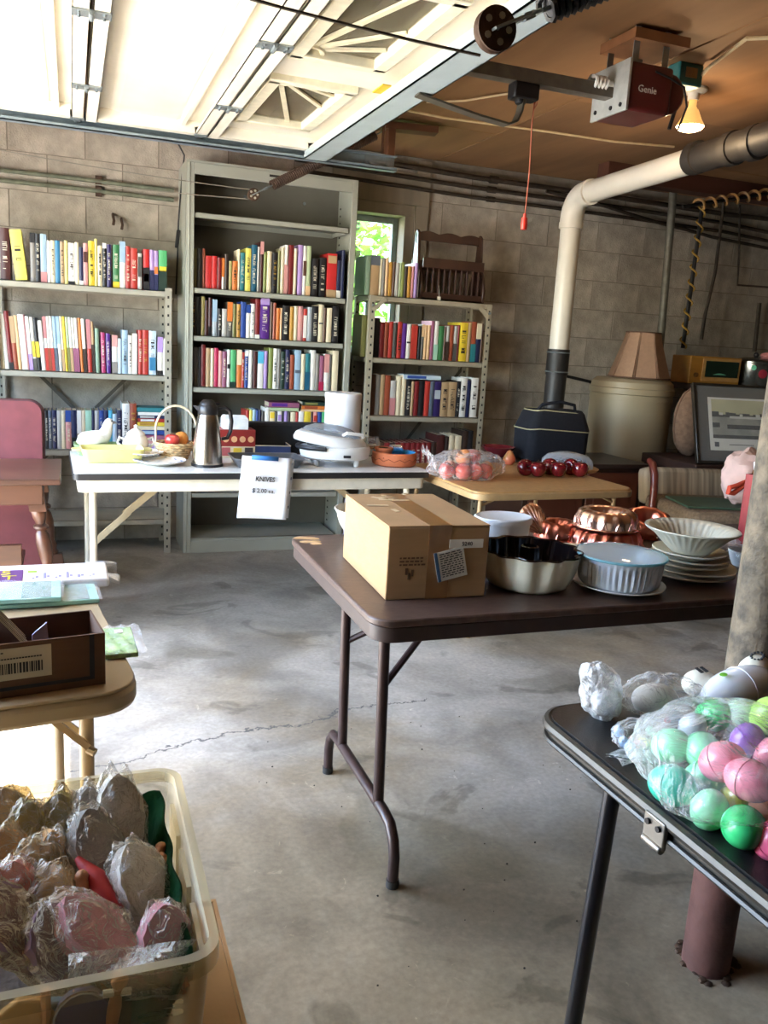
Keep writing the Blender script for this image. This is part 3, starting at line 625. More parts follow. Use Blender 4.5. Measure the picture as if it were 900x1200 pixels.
def cover_mat(k): return M('cover_'+k, BC[k][0], .45, var=.10, scale=14, stretch=(1, 1, .3))
paper = M('page_edges', '#d8cdb2', .9, var=.12, scale=60, stretch=(6, 1, .1))
ink_l, ink_d, ink_g = M('pale_ink', '#e6dcc4', .6), M('dark_ink', '#2c2622', .6), M('gilt_ink', '#c8a24a', .45, metal=.3)
def pseudo_title(w, h, seed, z0=.2, z1=.8, wide=.5):
    """strokes like lettering running down a spine"""
    r = random.Random(seed); b = MB(); z = h*z1; s = w*wide
    while z > h*z0:
        g = r.uniform(.35, .6)*s+.0015
        if r.random() < .84:
            b.box(-s/2, s/2*(r.choice((1, 1, .2))), -.0008, .0003, z-g*.22, z)
            if r.random() < .7: b.box(r.choice((-s/2, s/2-g*.25)), r.choice((-s/2+g*.25, s/2)), -.0008, .0003, z-g*.9, z)
            if r.random() < .5: b.box(-s/2, s/2, -.0008, .0003, z-g*.9, z-g*.68)
        else: z -= g*.6
        z -= g*1.15
    return b
def make_book(label, group, x0, x1, y, z, h, dep, key, opt, seed, lean=0):
    w = max(.006, x1-x0-.0012)
    t = thing('book', label, 'book', ((x0+x1)/2, y, z+abs(math.sin(lean))*(x1-x0)/2), group=group, rot=(0, lean, 0))
    m = cover_mat(key); bd = min(.0028, w*.18); b = MB()
    n = 5; sp = [(-w/2, .004)] + [(-w/2+w*i/n, .0045-.0045*math.sin(math.pi*i/n)) for i in range(1, n)] + [(w/2, .004)]
    out = sp + [(w/2, dep), (w/2-bd, dep), (w/2-bd, .008), (-w/2+bd, .008), (-w/2+bd, dep), (-w/2, dep)]
    N = len(out); vs = [(x, yy, 0) for x, yy in out]+[(x, yy, h) for x, yy in out]
    b.add(vs, [(i, (i+1) % N, N+(i+1) % N, N+i) for i in range(N)])
    for zz, fl in ((0, 1), (N, 0)):                               # end faces: spine strip and two boards
        a = [zz+i for i in range(n+1)]; q = [a+[zz+n+3, zz+n+4] if False else None]
        f1 = [zz+i for i in range(n+1)]+[zz+N-1-3-1+1]; 
        faces = [[zz+i for i in range(0, n+1)]+[zz+n+4-0, zz+n+3][::-1], [zz+n, zz+n+1, zz+n+2, zz+n+3], [zz+0, zz+n+4, zz+n+5, zz+n+6]]
        for f in faces: b.f.append(f[::-1] if fl else f); b.m.append(0)
    put('cover', b, m, t, angle=50)
    put('page_block', MB().box(-w/2+bd, w/2-bd, .0075, dep-.004, .003, h-.0035), paper, t, smooth=False)
    lx = [o for o in opt]
    for o in lx:
        if o[0] in 'bu':                                           # coloured lower / upper part of the spine
            fr = float(o[1:o.index('#')]); k2 = o[o.index('#')+1:]
            za, zb = (0, h*fr) if o[0] == 'b' else (h*(1-fr), h)
            if o[0] == 'b' and '.m' in k2: pass
            put('spine_band', MB().box(-w/2-.0003, w/2+.0003, -.0009, .006, za, zb), cover_mat(k2), t, label=BC[k2][1]+' band on spine')
        elif o[0] == 'm':
            f0, f1, k2 = o[1:].split('#'); put('spine_label', MB().box(-w/2*.86, w/2*.86, -.0009, .003, h*float(f0), h*float(f1)), cover_mat(k2), t, label=BC[k2][1]+' panel on spine')
        elif o in ('t', 'T', 'g') and w > .011:
            put('title', pseudo_title(w, h, seed), {'t': ink_l, 'T': ink_d, 'g': ink_g}[o], t, kind='stuff')
    return t
NB = [0]
def book_row(where, group, Y, z, spec, dep=.17, lean=0):
    for i, it in enumerate(s for s in spec.replace('\n', ' ').split(';') if s.strip()):
        f = it.split(); a, c, top, key = float(f[0]), float(f[1]), float(f[2]), f[3]; opt = f[4:]; ln = lean
        for o in list(opt):
            if o[0] == 'L': ln = R(float(o[1:])); opt.remove(o)
        by = 400
        for _ in range(4): p = gy(a, by, Y); by = pix((p.x, Y, z))[1]
        x0, x1 = gy(a, by, Y).x, gy(c, by, Y).x; h = gy((a+c)/2, top, Y).z-z; NB[0] += 1
        d = dep*(.85+.3*((NB[0]*37 % 10)/10))
        d = min(d, .29); 
        make_book('%s book, %s from the left on %s' % (BC[key][1], ORD[i], where), group, x0, x1, Y, z+.0005, h, d, key, opt, NB[0], ln)
book_row('top shelf of the left rack', 'books on the top shelf of the left rack', LY+.03, LZ[0], '''
1 12.5 267 maroon t; 18.5 32.5 270 lemon T L-6; 36 42 273 grey u.2#black; 42 48 274 black t; 48 55.5 274.5 lblue b.22#rose; 55.6 60 282 white; 60 65 282 cream T; 65 71 282 blue; 71 76 283.5 tan T; 76 80 282 pyellow;
80.5 88 285 white T b.08#black; 88 93 284 cream; 93 98 290 navy b.12#white; 98 103.3 285 pink m.55#.8#maroon; 104 111 282.5 yellow T; 111.2 114.5 280 pyellow; 114.7 120 288 cream T; 120.5 125 285 black u.12#white t; 125.5 130.5 286.5 dpurple t;
132.5 140 287 green b.14#yellow t; 140.3 147 283 white u.45#lblue; 147.5 153 288.5 red t; 153.3 161 291 red t; 161.5 166.5 297 lgrey m.35#.9#dgrey; 168 175 292 bred b.55#black m.2#.4#red; 175.5 180.5 293 lilac b.5#navy; 180.6 185.5 294 lilac b.4#navy m.42#.6#orange; 186 195.5 293.5 bgreen b.5#dgreen m.48#.6#yellow''')
book_row('second shelf of the left rack', 'books on the second shelf of the left rack', LY+.03, LZ[1], '''
1.5 6 367.5 cream L-4; 6 11 368 white L-4; 11 16.5 365 dred b.12#black L-4; 16.6 22 371 rust u.5#tan L-4; 22 26 370 peach L-4; 26.4 33.2 369 white L-4; 33.3 34.9 369 rose L-4; 35 39.5 371 white b.3#lilac L-4; 40 44 372 white m.25#.55#yellow b.22#dgrey L-4; 44.1 49 373 black m.25#.55#yellow L-4; 49.2 54 376 white L-4;
54.2 58 371 white b.42#red u.4#rose L-3; 58 61.3 371 white b.42#rust L-3; 61.4 65.2 371 white b.42#red L-3; 65.4 69.5 371 lblue b.42#slate L-3; 69.6 73.4 371 white u.5#lblue L-3; 73.8 77 371 cream b.4#tan L-3; 77 80.2 371 yellow L-3; 80.3 83.6 372 pgreen b.44#olive L-3; 83.7 87.1 372 white b.44#tan L-3; 87.4 90.5 373 white b.44#mauve L-3; 90.6 94.2 373 white b.44#mauve L-3; 95 98.5 373 orange L-3; 98.7 102.6 374 white b.44#dbrown L-3;
103.4 108.4 374.5 red u.55#rose L-2; 108.6 112 377 tan b.55#dbrown L-2; 112.4 117 385 sage L-1; 119 124 390 magenta t L-1; 125 130 391 purple t L-1; 131.4 138 393 white b.3#grey u.3#pink; 138.2 142.6 397 pblue; 143 150 387 lblue T; 150.4 155 393 white T; 155.2 161 391 white; 162 167 387 red t; 167.2 174 387 red g; 174.5 183 388 pblue T m.1#.4#blue; 184.5 190.8 395 white u.4#lilac b.12#black; 191 195 397 white''', .19)
book_row('third shelf of the left rack', 'books on the third shelf of the left rack', LY+.03, LZ[2], '''
43 47.5 481 dgrey t; 47.8 53 481 dgrey t; 53.2 57.2 481 black t; 57.3 61.5 481 slate t; 61.7 67 481 navy t; 67.3 72.2 481 lgrey; 72.4 77 481 cream; 77.3 84 481 pink u.3#royal t; 84.2 90.5 481 navy b.3#black; 90.8 95.8 481 tan u.6#white; 96 100.4 481 cream; 100.6 107.8 481 mint b.4#peach; 108 111.2 481 navy; 111.4 116.2 481 lgrey; 116.4 122 481 royal t; 122.2 127.2 481 navy t; 127.4 132 481 cyan; 132.2 137 485 pblue; 137.2 143 481 navy t; 143.4 152 473 white T; 152.4 160 473 rust g''')
# horizontal stack at the end of that row
def flat_books(where, group, Y, z, px0, px1, by, items, dep=.14):
    for i, (th, key, k2, ins) in enumerate(items):
        xa, xb = gy(px0, by, Y).x+ins, gy(px1, by, Y).x-ins*.5
        lab = '%s book lying flat, %s from bottom of stack on %s' % (BC[key][1], ORD[i], where)
        t = thing('book', lab, 'book', (xa, Y, z), group=group); L = xb-xa
        b = MB(); b.box(0, L, 0, dep, 0, th*.12); b.box(0, L, 0, dep, th*.88, th); b.box(0, L, 0, .004, 0, th); put('cover', b, cover_mat(key), t, bevel=.001)
        put('page_block', MB().box(.003, L-.003, .003, dep-.003, th*.11, th*.89), paper, t, smooth=False)
        if k2: put('spine_band', MB().box(L*.1, L*.6, -.0012, .001, th*.2, th*.8), cover_mat(k2), t)
        z += th+.0004
flat_books('third shelf of left rack', 'books lying flat on the left rack', LY+.03, LZ[2], 160.8, 194, 525, [(.030, 'white', 'lilac', 0), (.030, 'white', 'pink', .004), (.026, 'mauve', None, .002), (.028, 'royal', 'lblue', 0), (.022, 'cream', None, .003), (.024, 'yellow', 'ochre', 0), (.02, 'red', 'white', .003), (.018, 'navy', 'lgrey', 0), (.018, 'white', None, .004), (.026, 'teal', None, 0)])
TF = TY+.05
book_row('upper book shelf of the tall bookcase', 'books on the upper shelf of the tall bookcase', TF, TS[1]+.016, '''
224.5 230.5 291 olive; 231 237 291 black; 237.2 240.2 291.5 rust; 240.5 248 300 bred; 248.2 254 300 bred; 254.4 259.5 302 dred; 259.8 262.6 302.5 white u.6#orange; 263 267.5 298 dbrown; 268 272 306 khaki; 272.1 278 306 orange T; 278.4 280.8 292 cream; 281 286.5 296 teal t; 287 293.5 291 lemon T; 294 300.5 287 dteal t; 301 303.6 289 lgrey; 304 308 283 maroon u.25#pink; 308.2 312 295 moss; 312.2 317.5 294.5 cream;
318.5 324.5 296 black g; 324.7 328 294 olive; 328.2 332.2 290 cream; 332.5 336.5 287 white b.6#pink; 337 343 287 dred; 343.3 347 291 cream; 348 353.6 287 lilac; 354 358 288 white m.4#.7#brown; 358.2 363.2 288 pgreen b.2#peach; 364.5 372 303 black t; 373.5 381 302 black t; 382 393.5 297 bred b.18#tan m.78#.95#tan; 394 398.6 305 navy b.2#white; 398.8 402.5 293 navy''')
book_row('middle book shelf of the tall bookcase', 'books on the middle shelf of the tall bookcase', TF, TS[2]+.016, '''
224.5 229 345 dbrown g; 229.2 235.4 348 black; 235.6 239.6 347.5 khaki; 239.8 243.8 352 maroon; 244 248 349 maroon b.25#black; 248.6 254 351 silver u.6#lblue; 255 259.6 362 black t; 260 265.6 362 lgrey; 266 272 354 dgrey u.55#orange t; 272.3 276.5 356 olive; 277 281.5 356.5 ochre T; 281.7 288 354 royal; 288.2 293 357 white u.25#royal; 293.2 298 356 white T; 298.5 304 350 dred b.1#white; 304.3 315 349.5 purple u.16#lilac t;
316 319.2 354 brown; 319.4 323 355 rust; 323.2 327.6 361 orange; 327.8 330.2 361 peach; 330.5 338 358 black t; 339 343.6 359.5 ochre; 343.8 348.2 359 cream; 348.5 354 359 pink; 354.5 359 362 red m.1#.8#white; 359.2 364.6 360 silver; 365 372 359 black t; 372.4 378 357 cream m.48#.52#dgrey; 378.2 381.6 361 brown; 382 388 361 cream; 388.8 396 359 black t''')
book_row('lower book shelf of the tall bookcase', 'books on the lower shelf of the tall bookcase', TF, TS[3]+.016, '''
224.2 232 407 dgrey; 232.2 235.2 407 black; 235.4 240.6 404 dred; 241 246.2 408 tan; 246.5 250.2 408.5 cream; 250.5 255.6 408 crimson; 255.8 260 411.5 pink; 260.2 265.2 412 mauve t; 265.8 269.2 410 white m.5#.62#black; 269.5 276 410 bgreen b.15#dgreen; 277 282.6 410 orange u.4#cream; 282.8 286 413 red t; 286.2 290.6 411 royal u.15#white t; 290.9 295.2 410.5 white; 296 301 412 maroon; 301.5 308.2 412 white u.32#cyan; 308.6 312.8 411.5 lilac;
314 319.2 408 moss; 319.5 324.2 408.5 white T; 324.5 328 409 grey; 328.2 333.2 412 dgreen t; 333.5 338.6 410 navy t; 339 344 416 rust; 344.5 351.6 410.5 lblue m.42#.5#slate; 352 356.6 415 cream; 357 362.6 414.5 teal b.5#dteal; 363 368.6 410.5 white; 369 373.2 415 grey; 373.5 378.6 417 mauve b.25#crimson; 379 384.6 415 white u.5#pink; 384.8 387.6 416 dgrey; 388 395.2 411 cream''')
SF = SY+.04
book_row('top of the small rack', 'books on top of the small rack', SF, SZ[0], '''
427.5 433 299 sage; 433.3 443.5 299 tan u.25#slate; 444 446.4 303 cream; 446.6 450.2 302 grey; 450.4 453.8 302 peach; 454.3 458.6 307 ochre; 459 462 307 brown; 462.2 466.6 308 lgrey; 466.8 468.6 308 pgreen; 468.8 472.8 307 moss; 473 476.4 312 dbrown; 476.6 480.6 312 ochre; 481 484 312 rose; 484.2 488.2 308 lilac; 488.6 490.8 316 dbrown''', .2)
book_row('upper shelf of the small rack', 'books on the upper shelf of the small rack', SF, SZ[1], '''
422.5 428.5 369 olive; 436.5 443.6 372 black; 444 449 377 dred; 449.4 453.6 377 rust; 454.4 459 377 red; 459.4 463.6 378 dgrey; 464.4 469.5 377 red T; 469.8 475 379 purple; 475.3 480 380 white m.45#.5#black; 480.2 488 380 rust m.02#.95#red; 489 492.4 382 black; 492.6 495.2 380 dgrey u.35#peach; 495.5 499 381 peach; 499.2 502.8 381 peach; 503.3 507 376 mauve; 507.4 512 376 white b.4#mint; 512.4 518.4 382 green; 518.6 521 383 brown; 521.3 525 382 lgrey b.55#dbrown; 525.4 530 381 rust; 530.2 534 382 lgrey b.5#dgrey; 534.2 536.6 381 dred; 537 546 378 yellow T; 546.4 550 378 tan; 550.4 556 377 rust b.45#teal; 556.2 561.6 379 navy u.4#cream; 561.8 564 379 brown''', .2)
book_row('lower shelf of the small rack', 'books on the lower shelf of the small rack', SF, SZ[2], '''
433 438.6 439 brown; 438.8 444 439 grey; 444.2 449 439 tan; 449.3 455.6 440 rust; 456 462.4 446 lgrey b.5#rose; 463 468.6 441 cream; 469 474 441 cream; 474.4 480 444 black t; 480.4 483.6 447 tan; 484 489.2 447 dred; 489.4 495.6 446 black; 496 502 447 red; 502.2 507 447 slate; 507.3 515 447 dpurple m.5#.75#silver; 515.4 524 448 tan T; 524.3 533 448 tan T; 533.4 537.6 447 black t; 538 545 443 white T; 545.3 549.6 446 navy; 550 558 443 white T''', .19)
p0 = gy(471, 443, SY+.02); zt = SZ[2]+.225
b0 = gy(500, 446, SF).z
flat_books('lower shelf of small rack', 'book lying on the row of the small rack', SF, b0+.004, 473, 517, 440, [(.03, 'pblue', 'royal', 0)], .12)
book_row('low shelf of the small rack', 'books on the low shelf of the small rack', SF, SZ[3], '''
436 442 519 dred; 442.4 448 519 brown; 448.4 455 519 dred; 455.4 461 519 dbrown; 461.4 467 519 dred t; 467.4 473 519 dred t; 473.4 479 519 dred t; 479.4 485 519 dred t; 485.4 491 519 dred t; 491.4 497 519 dred t; 497.4 503 519 dred t; 503.4 509 518 dbrown; 509.4 518 510 maroon; 519 523 512 dbrown; 523.6 530 510 cream; 530.4 538 511 cream; 539 545 505 dbrown; 545.4 551 505 black''', .2)
# paperbacks on the low shelf of the tall bookcase, two stacks lying on top of them
LOWZ = gy(330, 496, TF).z
shelf_board(tb, TX0+.047, TX1-.045, TY+.006, TY+.35, LOWZ-.002, case_m, .032)
book_row('low shelf of the tall bookcase', 'small paperbacks on the low shelf of the tall bookcase', TF, LOWZ, '''
288 291.6 481 red; 292 295.8 481 lemon; 296 299.8 480 lblue; 300 302.8 481 royal; 303 306 481 navy; 306.4 309.6 482 dgrey; 310.2 315.4 478 white; 316 321.8 482 cream m.4#.9#yellow; 322 325 483 dgrey; 325.2 330 482 white m.2#.7#lilac; 330.4 332.6 482 black; 332.8 337 482 lilac; 337.2 340 483 dbrown; 340.2 346 483 cream; 346.3 349.4 483 red; 349.8 356 482 white; 356.4 364 482 yellow; 364.2 366.8 482 maroon; 367 371.6 483 pink m.2#.7#red; 372 376.8 483 royal; 377 384 483 bgreen; 384.4 390 483 white; 390.4 396 483 grey''', .15)
zt = gy(330, 481.6, TF).z
flat_books('bookcase low shelf', 'books lying on the small paperbacks', TF, zt, 315, 351, 476, [(.020, 'pgreen', None, .008), (.032, 'mauve', 'purple', 0)], .14)
flat_books('bookcase low shelf, right end', 'books lying on the small paperbacks', TF, zt, 353, 385, 476, [(.014, 'peach', None, 0), (.022, 'orange', 'rust', .004), (.024, 'dgreen', 'olive', .008)], .14)

# ---------------------------------------------------------------- wooden magazine rack on the small rack
wdk = M('dark_walnut', '#3c241a', .4, var=.3, scale=12, stretch=(1, 1, .25), coat=.3)
P = gy(490, 352, SF+.03); Q = gy(566, 357, SF+.03); W = Q.x-P.x; H = gy(525, 270, SF+.03).z-SZ[0]
t = thing('magazine_rack', 'dark wooden spindle magazine rack with scalloped handle on the small rack', 'magazine rack', (P.x, SF-.002, SZ[0]+.001))
for x in (0, W-.018):
    b = MB(); b.X = Matrix.Translation((x, 0, 0)) @ Matrix.Rotation(R(90), 4, 'Z') @ Matrix.Rotation(R(90), 4, 'X')
    b.prism([(.02, 0), (.23, 0), (.24, .08), (.215, .16), (.17, .22), (.15, H-.02), (.125, H), (.10, H-.02), (.08, .22), (.035, .16), (.01, .08)], 0, .018); put('end_panel', b, wdk, t, bevel=.003)
b = MB().box(.018, W-.018, .02, .23, .01, .024); put('base', b, wdk, t)
b = MB(); n = 24
out = [(.0+W*i/n, H-.028+.016*abs(math.sin(math.pi*3*i/n))+.006) for i in range(n+1)]
out = out+[(W, H-.085), (W-.03, H-.065), (.03, H-.065), (0, H-.085)]
b.X = Matrix.Translation((0, .14, 0)) @ Matrix.Rotation(R(90), 4, 'X'); b.prism([(x, z) for x, z in out], 0, .02); put('handle_rail', b, wdk, t)
for y in (.022, .215):
    b = MB().box(.016, W-.016, y, y+.016, .012, .045); put('lower_rail', b, wdk, t, bevel=.003)
    b = MB().box(.016, W-.016, y, y+.016, .195, .255); put('upper_rail', b, wdk, t, bevel=.003)
    for i in range(10):
        x = .05+(W-.10)*i/9; b = MB(); b.tube([(x, y+.008, .045), (x, y+.008, .08), (x, y+.008, .12), (x, y+.008, .16), (x, y+.008, .195)], [.005, .008, .006, .008, .005], 8); put('spindle', b, wdk, t)
b = MB(); b.box(.115, .14, -.004, -.002, -.018, .022); b.tube([(.128, .01, .09), (.127, -.003, .02)], .001, 4); put('price_tag', b, M('tag_paper', '#d8d2c0', .8), t)
# ================================================================ tables and the pieces of furniture
def leg_frame(t, x, y0, y1, z, mat, r=.0145, runner=True):
    """H-shaped folding leg: two uprights on a floor runner with bent ends"""
    zr = .155
    for y in (y0+.13, y1-.13):
        b = MB(); b.tube([(x-.012, y, z), (x, y, zr)], r, 12); put('leg', b, mat, t)
    b = MB()
    b.tube([(x, y0, 0.012), (x, y0, .08), (x, y0+.012, .12), (x, y0+.04, .148), (x, y0+.09, zr), (x, (y0+y1)/2, zr), (x, y1-.09, zr), (x, y1-.04, .148), (x, y1-.012, .12), (x, y1, .08), (x, y1, .012)], r, 12)
    p = put('floor_runner', b, mat, t)
    for y in (y0, y1): q = MB(); q.tube([(x, y, 0), (x, y, .02)], r+.002, 12); put('rubber_foot', q, M('black_rubber', '#23211f', .55), p)
# ---- brown folding table
TBZ = .74; bx0, bx1, by0, by1 = .60, 2.44, 1.60, 2.385
bm = M('brown_laminate', '#4a3830', .42, var=.12, scale=40, bump=.05, stretch=(1, 4, 1), hex2='#54423a')
bt = thing('folding_table', 'long brown laminate folding table carrying cardboard box, bakeware and copper molds', 'table', (bx0, by0, 0))
W, D = bx1-bx0, by1-by0
b = MB(); b.prism(rrect(W, D, .055, 6, W/2, D/2), TBZ-.018, TBZ); put('tabletop', b, bm, bt, bevel=.004)
b = MB(); b.prism(rrect(W-.012, D-.012, .05, 6, W/2, D/2), TBZ-.055, TBZ-.0185); put('apron', b, M('brown_apron', '#3a2c27', .5, var=.15), bt, bevel=.003)
dm = M('brown_steel', '#3a2a28', .35, metal=.2, var=.15)
for x in (.128, W-.128): leg_frame(bt, x, .11, D-.10, TBZ-.05, dm)
for s, x in ((1, .128), (-1, W-.128)):
    b = MB()
    for y in (.24, D-.23): b.tube([(x-.004, y, .48), (x+s*.16, y+.10*(1 if y < .4 else -1), .60), (x+s*.27, D/2+(.04 if y < .4 else -.04)*-1, .688)], .009, 8)
    b.bar((x+s*.25, D/2-.12, .688), (x+s*.25, D/2+.12, .688), .02, .01)
    put('folding_brace', b, dm, bt)
ch = MB(); r = random.Random(4)
for i in range(12): ch.ball((.02+.05*r.random(), D-.03-.10*r.random()*i/12, TBZ+.0005), (.018, .014, .0012), 8, 4)
put('chipped_corner', ch, M('bare_chipboard', '#b08e64', .9, var=.25), bt, label='bare chipboard where the laminate has broken away')
# ---- white folding table
wz = .73; wx0, wx1, wy0, wy1 = .0, 1.585, 3.56, 4.20
wt = thing('folding_table', 'white topped folding table with black edge standing before the bookcases', 'table', (wx0, wy0, 0), rz=R(1.5))
W, D = wx1-wx0, wy1-wy0
cw2 = M('white_laminate', '#d8d6d0', .35, var=.04); 
b = MB(); b.prism(rrect(W, D, .02, 4, W/2, D/2), wz-.004, wz); put('tabletop', b, cw2, wt)
b = MB(); b.prism(rrect(W+.006, D+.006, .023, 4, W/2, D/2), wz-.030, wz-.0035); put('edge_band', b, M('black_edge', '#1c1a1a', .5), wt)
cs = M('cream_steel', '#cfc8b6', .4, var=.06)
b = MB(); b.prism(rrect(W-.03, D-.03, .03, 4, W/2, D/2), wz-.085, wz-.0305); put('apron', b, cs, wt, bevel=.004)
for x in (.075, W-.09):
    for y in (.06, D-.06): b = MB(); b.tube([(x, y, wz-.07), (x, y, .0)], .0155, 12); p = put('leg', b, cs, wt)
    b = MB(); b.tube([(x, .06, .16), (x, D-.06, .16)], .009, 8); put('cross_bar', b, cs, wt)
for s, x in ((1, .075), (-1, W-.09)):
    b = MB(); b.bar((x, .20, .38), (x+s*.16, .25, .51), .028, .008, (0, 1, 0)); b.bar((x+s*.14, .25, .50), (x+s*.34, .30, .655), .03, .012, (0, 1, 0)); b.bar((x, .2, .38), (x, .06, .36), .02, .01); put('folding_brace', b, M('beige_steel', '#b9a98a', .45, var=.1), wt)
# ---- card table with apples
cz = .70
ct = thing('card_table', 'tan padded card table holding apples between the white table and dark chest', 'table', (2.065, 3.66, 0), rz=R(3))
tanv = M('tan_vinyl', '#b08a58', .45, var=.12, scale=30, bump=.1); tans = M('tan_steel', '#a88a60', .4, var=.08)
b = MB(); b.prism(rrect(.87, .82, .07, 6), cz-.012, cz); put('tabletop', b, tanv, ct, bevel=.004)
b = MB(); b.prism(rrect(.885, .835, .075, 6), cz-.04, cz-.008); put('rim', b, tans, ct, bevel=.006)
for x in (-.37, .37):
    for y in (-.33, .33): b = MB(); b.tube([(x, y, cz-.03), (x*1.03, y*1.03, 0)], .011, 10); put('leg', b, tans, ct)
b = MB()
for x in (-.37, .37): b.tube([(x, -.33, cz-.08), (x*.7, -.33, cz-.035)], .006, 6); b.tube([(x, .33, cz-.08), (x*.7, .33, cz-.035)], .006, 6)
put('folding_brace', b, tans, ct)
# ---- beige table at the left
lz = .72
lt = thing('folding_table', 'beige metal folding table at the left edge holding carton and packets', 'table', (.105, 1.405, 0), rz=R(7))
W, D = 1.0, .78; bs = M('beige_enamel', '#a8977a', .4, var=.07, scale=6)
b = MB(); b.prism(rrect(W, D, .075, 8, -W/2, D/2), lz-.006, lz); put('tabletop', b, bs, lt, bevel=.002)
b = MB(); b.prism(rrect(W+.006, D+.006, .078, 8, -W/2, D/2), lz-.045, lz-.0055); put('rim', b, bs, lt, bevel=.010)
for x in (-.07, -W+.07):
    for y in (.17, D-.1): b = MB(); b.tube([(x, y, lz-.04), (x, y, 0)], .0135, 12); put('leg', b, M('beige_leg', '#b5a486', .4, var=.06), lt)
    s = 1 if x > -.5 else -1
    b = MB()
    for y in (.15, .19): b.bar((x-.12*s, y, lz-.045), (x, y, lz-.17), .010, .012)
    b.tube([(x, .16, lz-.18), (x+.012, .15, lz-.185)], .008, 8); put('folding_brace', b, bs, lt)
# ---- black folding table
kz = .70
kt = thing('folding_table', 'black folding table with pewter metal rim holding bags of plastic eggs', 'table', (.772, 1.215, 0), rz=R(1.5))
W, D = .86, .95
b = MB(); b.prism(rrect(W-.012, D-.012, .058, 8, W/2, -D/2), kz-.006, kz); put('tabletop', b, M('black_vinyl', '#1d1c1c', .42, var=.2, scale=80, bump=.12), kt)
pew = M('pewter_rim', '#4c4740', .42, metal=.5, var=.12)
b = MB(); o = rrect(W, D, .065, 8, W/2, -D/2); b.tube([(x, y, kz-.012) for x, y in o], .010, 8, closed=True); b.prism(rrect(W-.004, D-.004, .063, 8, W/2, -D/2), kz-.036, kz-.0065); b.tube([(x, y, kz-.036) for x, y in rrect(W+.004, D+.004, .067, 8, W/2, -D/2)], .0045, 6, closed=True); put('metal_rim', b, pew, kt)
bl = M('gloss_black', '#16161a', .3, coat=.4)
for (x, y) in ((.110, -.12), (W-.125, -.12), (.110, -D+.13), (W-.125, -D+.13)):
    b = MB(); b.tube([(x-.01, y, kz-.03), (x-.045 if x < .4 else x+.035, y, 0.0)], .0155, 12); put('leg', b, bl, kt)
    b = MB(); b.bar((x, y, kz-.06), (x+(.06 if x < .4 else -.06), y, kz-.035), .018, .012); put('leg_hinge', b, bl, kt)
b = MB(); y = -.345; b.box(-.012, -.004, y-.022, y+.022, kz-.052, kz-.010); b.tube([(-.010, y-.02, kz-.052), (-.010, y+.02, kz-.052)], .007, 8); put('clasp', b, M('steel_clasp', '#8a847a', .35, metal=.7), kt, bevel=.002)
b = MB()
for yy in (y-.011, y+.011): b.tube([(-.016, yy, kz-.022), (-.011, yy, kz-.022)], .0045, 8)
put('rivet', b, black_iron, kt)
# ---- steel column
cp = thing('support_column', 'round steel support column, chipped grey above, reddish brown below, behind black table', 'column', (1.318, 1.268, 0))
red_paint = M('red_brown_paint', '#5c3a34', .7, var=.3, scale=9, bump=.3, bscale=40); gp = M('chipped_grey_paint', '#5c564c', .75, var=.45, scale=30, bump=.5, hex2='#6e6252')
b = MB(); b.tube([(0, 0, 0), (0, 0, .66)], .052, 24); put('lower_column', b, red_paint, cp, label='reddish brown lower part')
b = MB(); b.tube([(0, 0, .66), (0, 0, CEIL)], .0515, 24); put('upper_column', b, gp, cp, label='chipped grey upper part')
b = MB(); rr = random.Random(5)
for i in range(26): a = rr.uniform(0, 6.28); q = rr.uniform(.045, .07); b.ball((q*math.cos(a), q*math.sin(a), .001), (.012, .01, rr.uniform(.003, .008)), 7, 4)
put('rust_crumbs', b, rust, cp, kind='stuff')
# ---- antique desk at left
oak = M('worn_oak', '#4a2c1e', .4, var=.28, scale=7, stretch=(.3, 1.5, 1.5), coat=.15, hex2='#583624')
dk = thing('wooden_desk', 'antique reddish wooden desk with turned legs beside the white table', 'desk', (-.045, 3.58, 0))
b = MB(); b.box(-1.05, -.005, 0, .56, .675, .70); put('desktop', b, M('worn_oak_top', '#553a2e', .3, var=.22, scale=6, stretch=(.3, 1.5, 1)), dk, bevel=.006)
b = MB(); b.box(-1.0, -.075, .03, .05, .59, .675); b.box(-1.0, -.075, .51, .53, .59, .675); b.box(-.10, -.08, .05, .51, .59, .675); put('apron', b, oak, dk, bevel=.003)
def turned(x, y, lean):
    g = thing
    b = MB(); pr = [(.024, .26), (.030, .275), (.024, .29), (.030, .31), (.020, .33), (.028, .37), (.031, .42), (.026, .46), (.018, .475), (.030, .485), (.030, .495), (.018, .505), (.026, .53), (.03, .555), (.022, .575), (.030, .59)]
    b.X = Matrix.Translation((x, y, 0)) @ Matrix([[1, 0, -lean, lean*.6], [0, 1, 0, 0], [0, 0, 1, 0], [0, 0, 0, 1]]); b.lathe(pr, 14)
    b.box(-.032, .032, -.032, .032, .56, .675)
    L = put('leg', b, oak, dk)
    c = MB(); c.X = b.X; c.prism([(-.045, -.022), (.045, -.022), (.045, .022), (-.045, .022)], .03, .265); c.box(-.055, .055, -.034, .034, 0, .03); c.box(-.03, .03, -.028, -.022, .06, .22)
    put('leg_base', c, oak, L, bevel=.005)
for x in (-.10, -.93):
    for y in (.07, .49): turned(x, y, .13 if x > -.5 else -.13)
b = MB(); b.box(-.98, -.16, .03, .055, .335, .425); b.box(-.98, -.16, .03, .30, .318, .336); put('stretcher_shelf', b, oak, dk, bevel=.003)
b = MB(); b.box(-.98, -.12, -.01, .012, .13, .255); n = 12; b.prism([(-.5+0, -.02), (-.12, -.02), (-.12, .02), (-.5, .02)], .255, .272); put('carved_panel', b, oak, dk, bevel=.004)
b = MB()
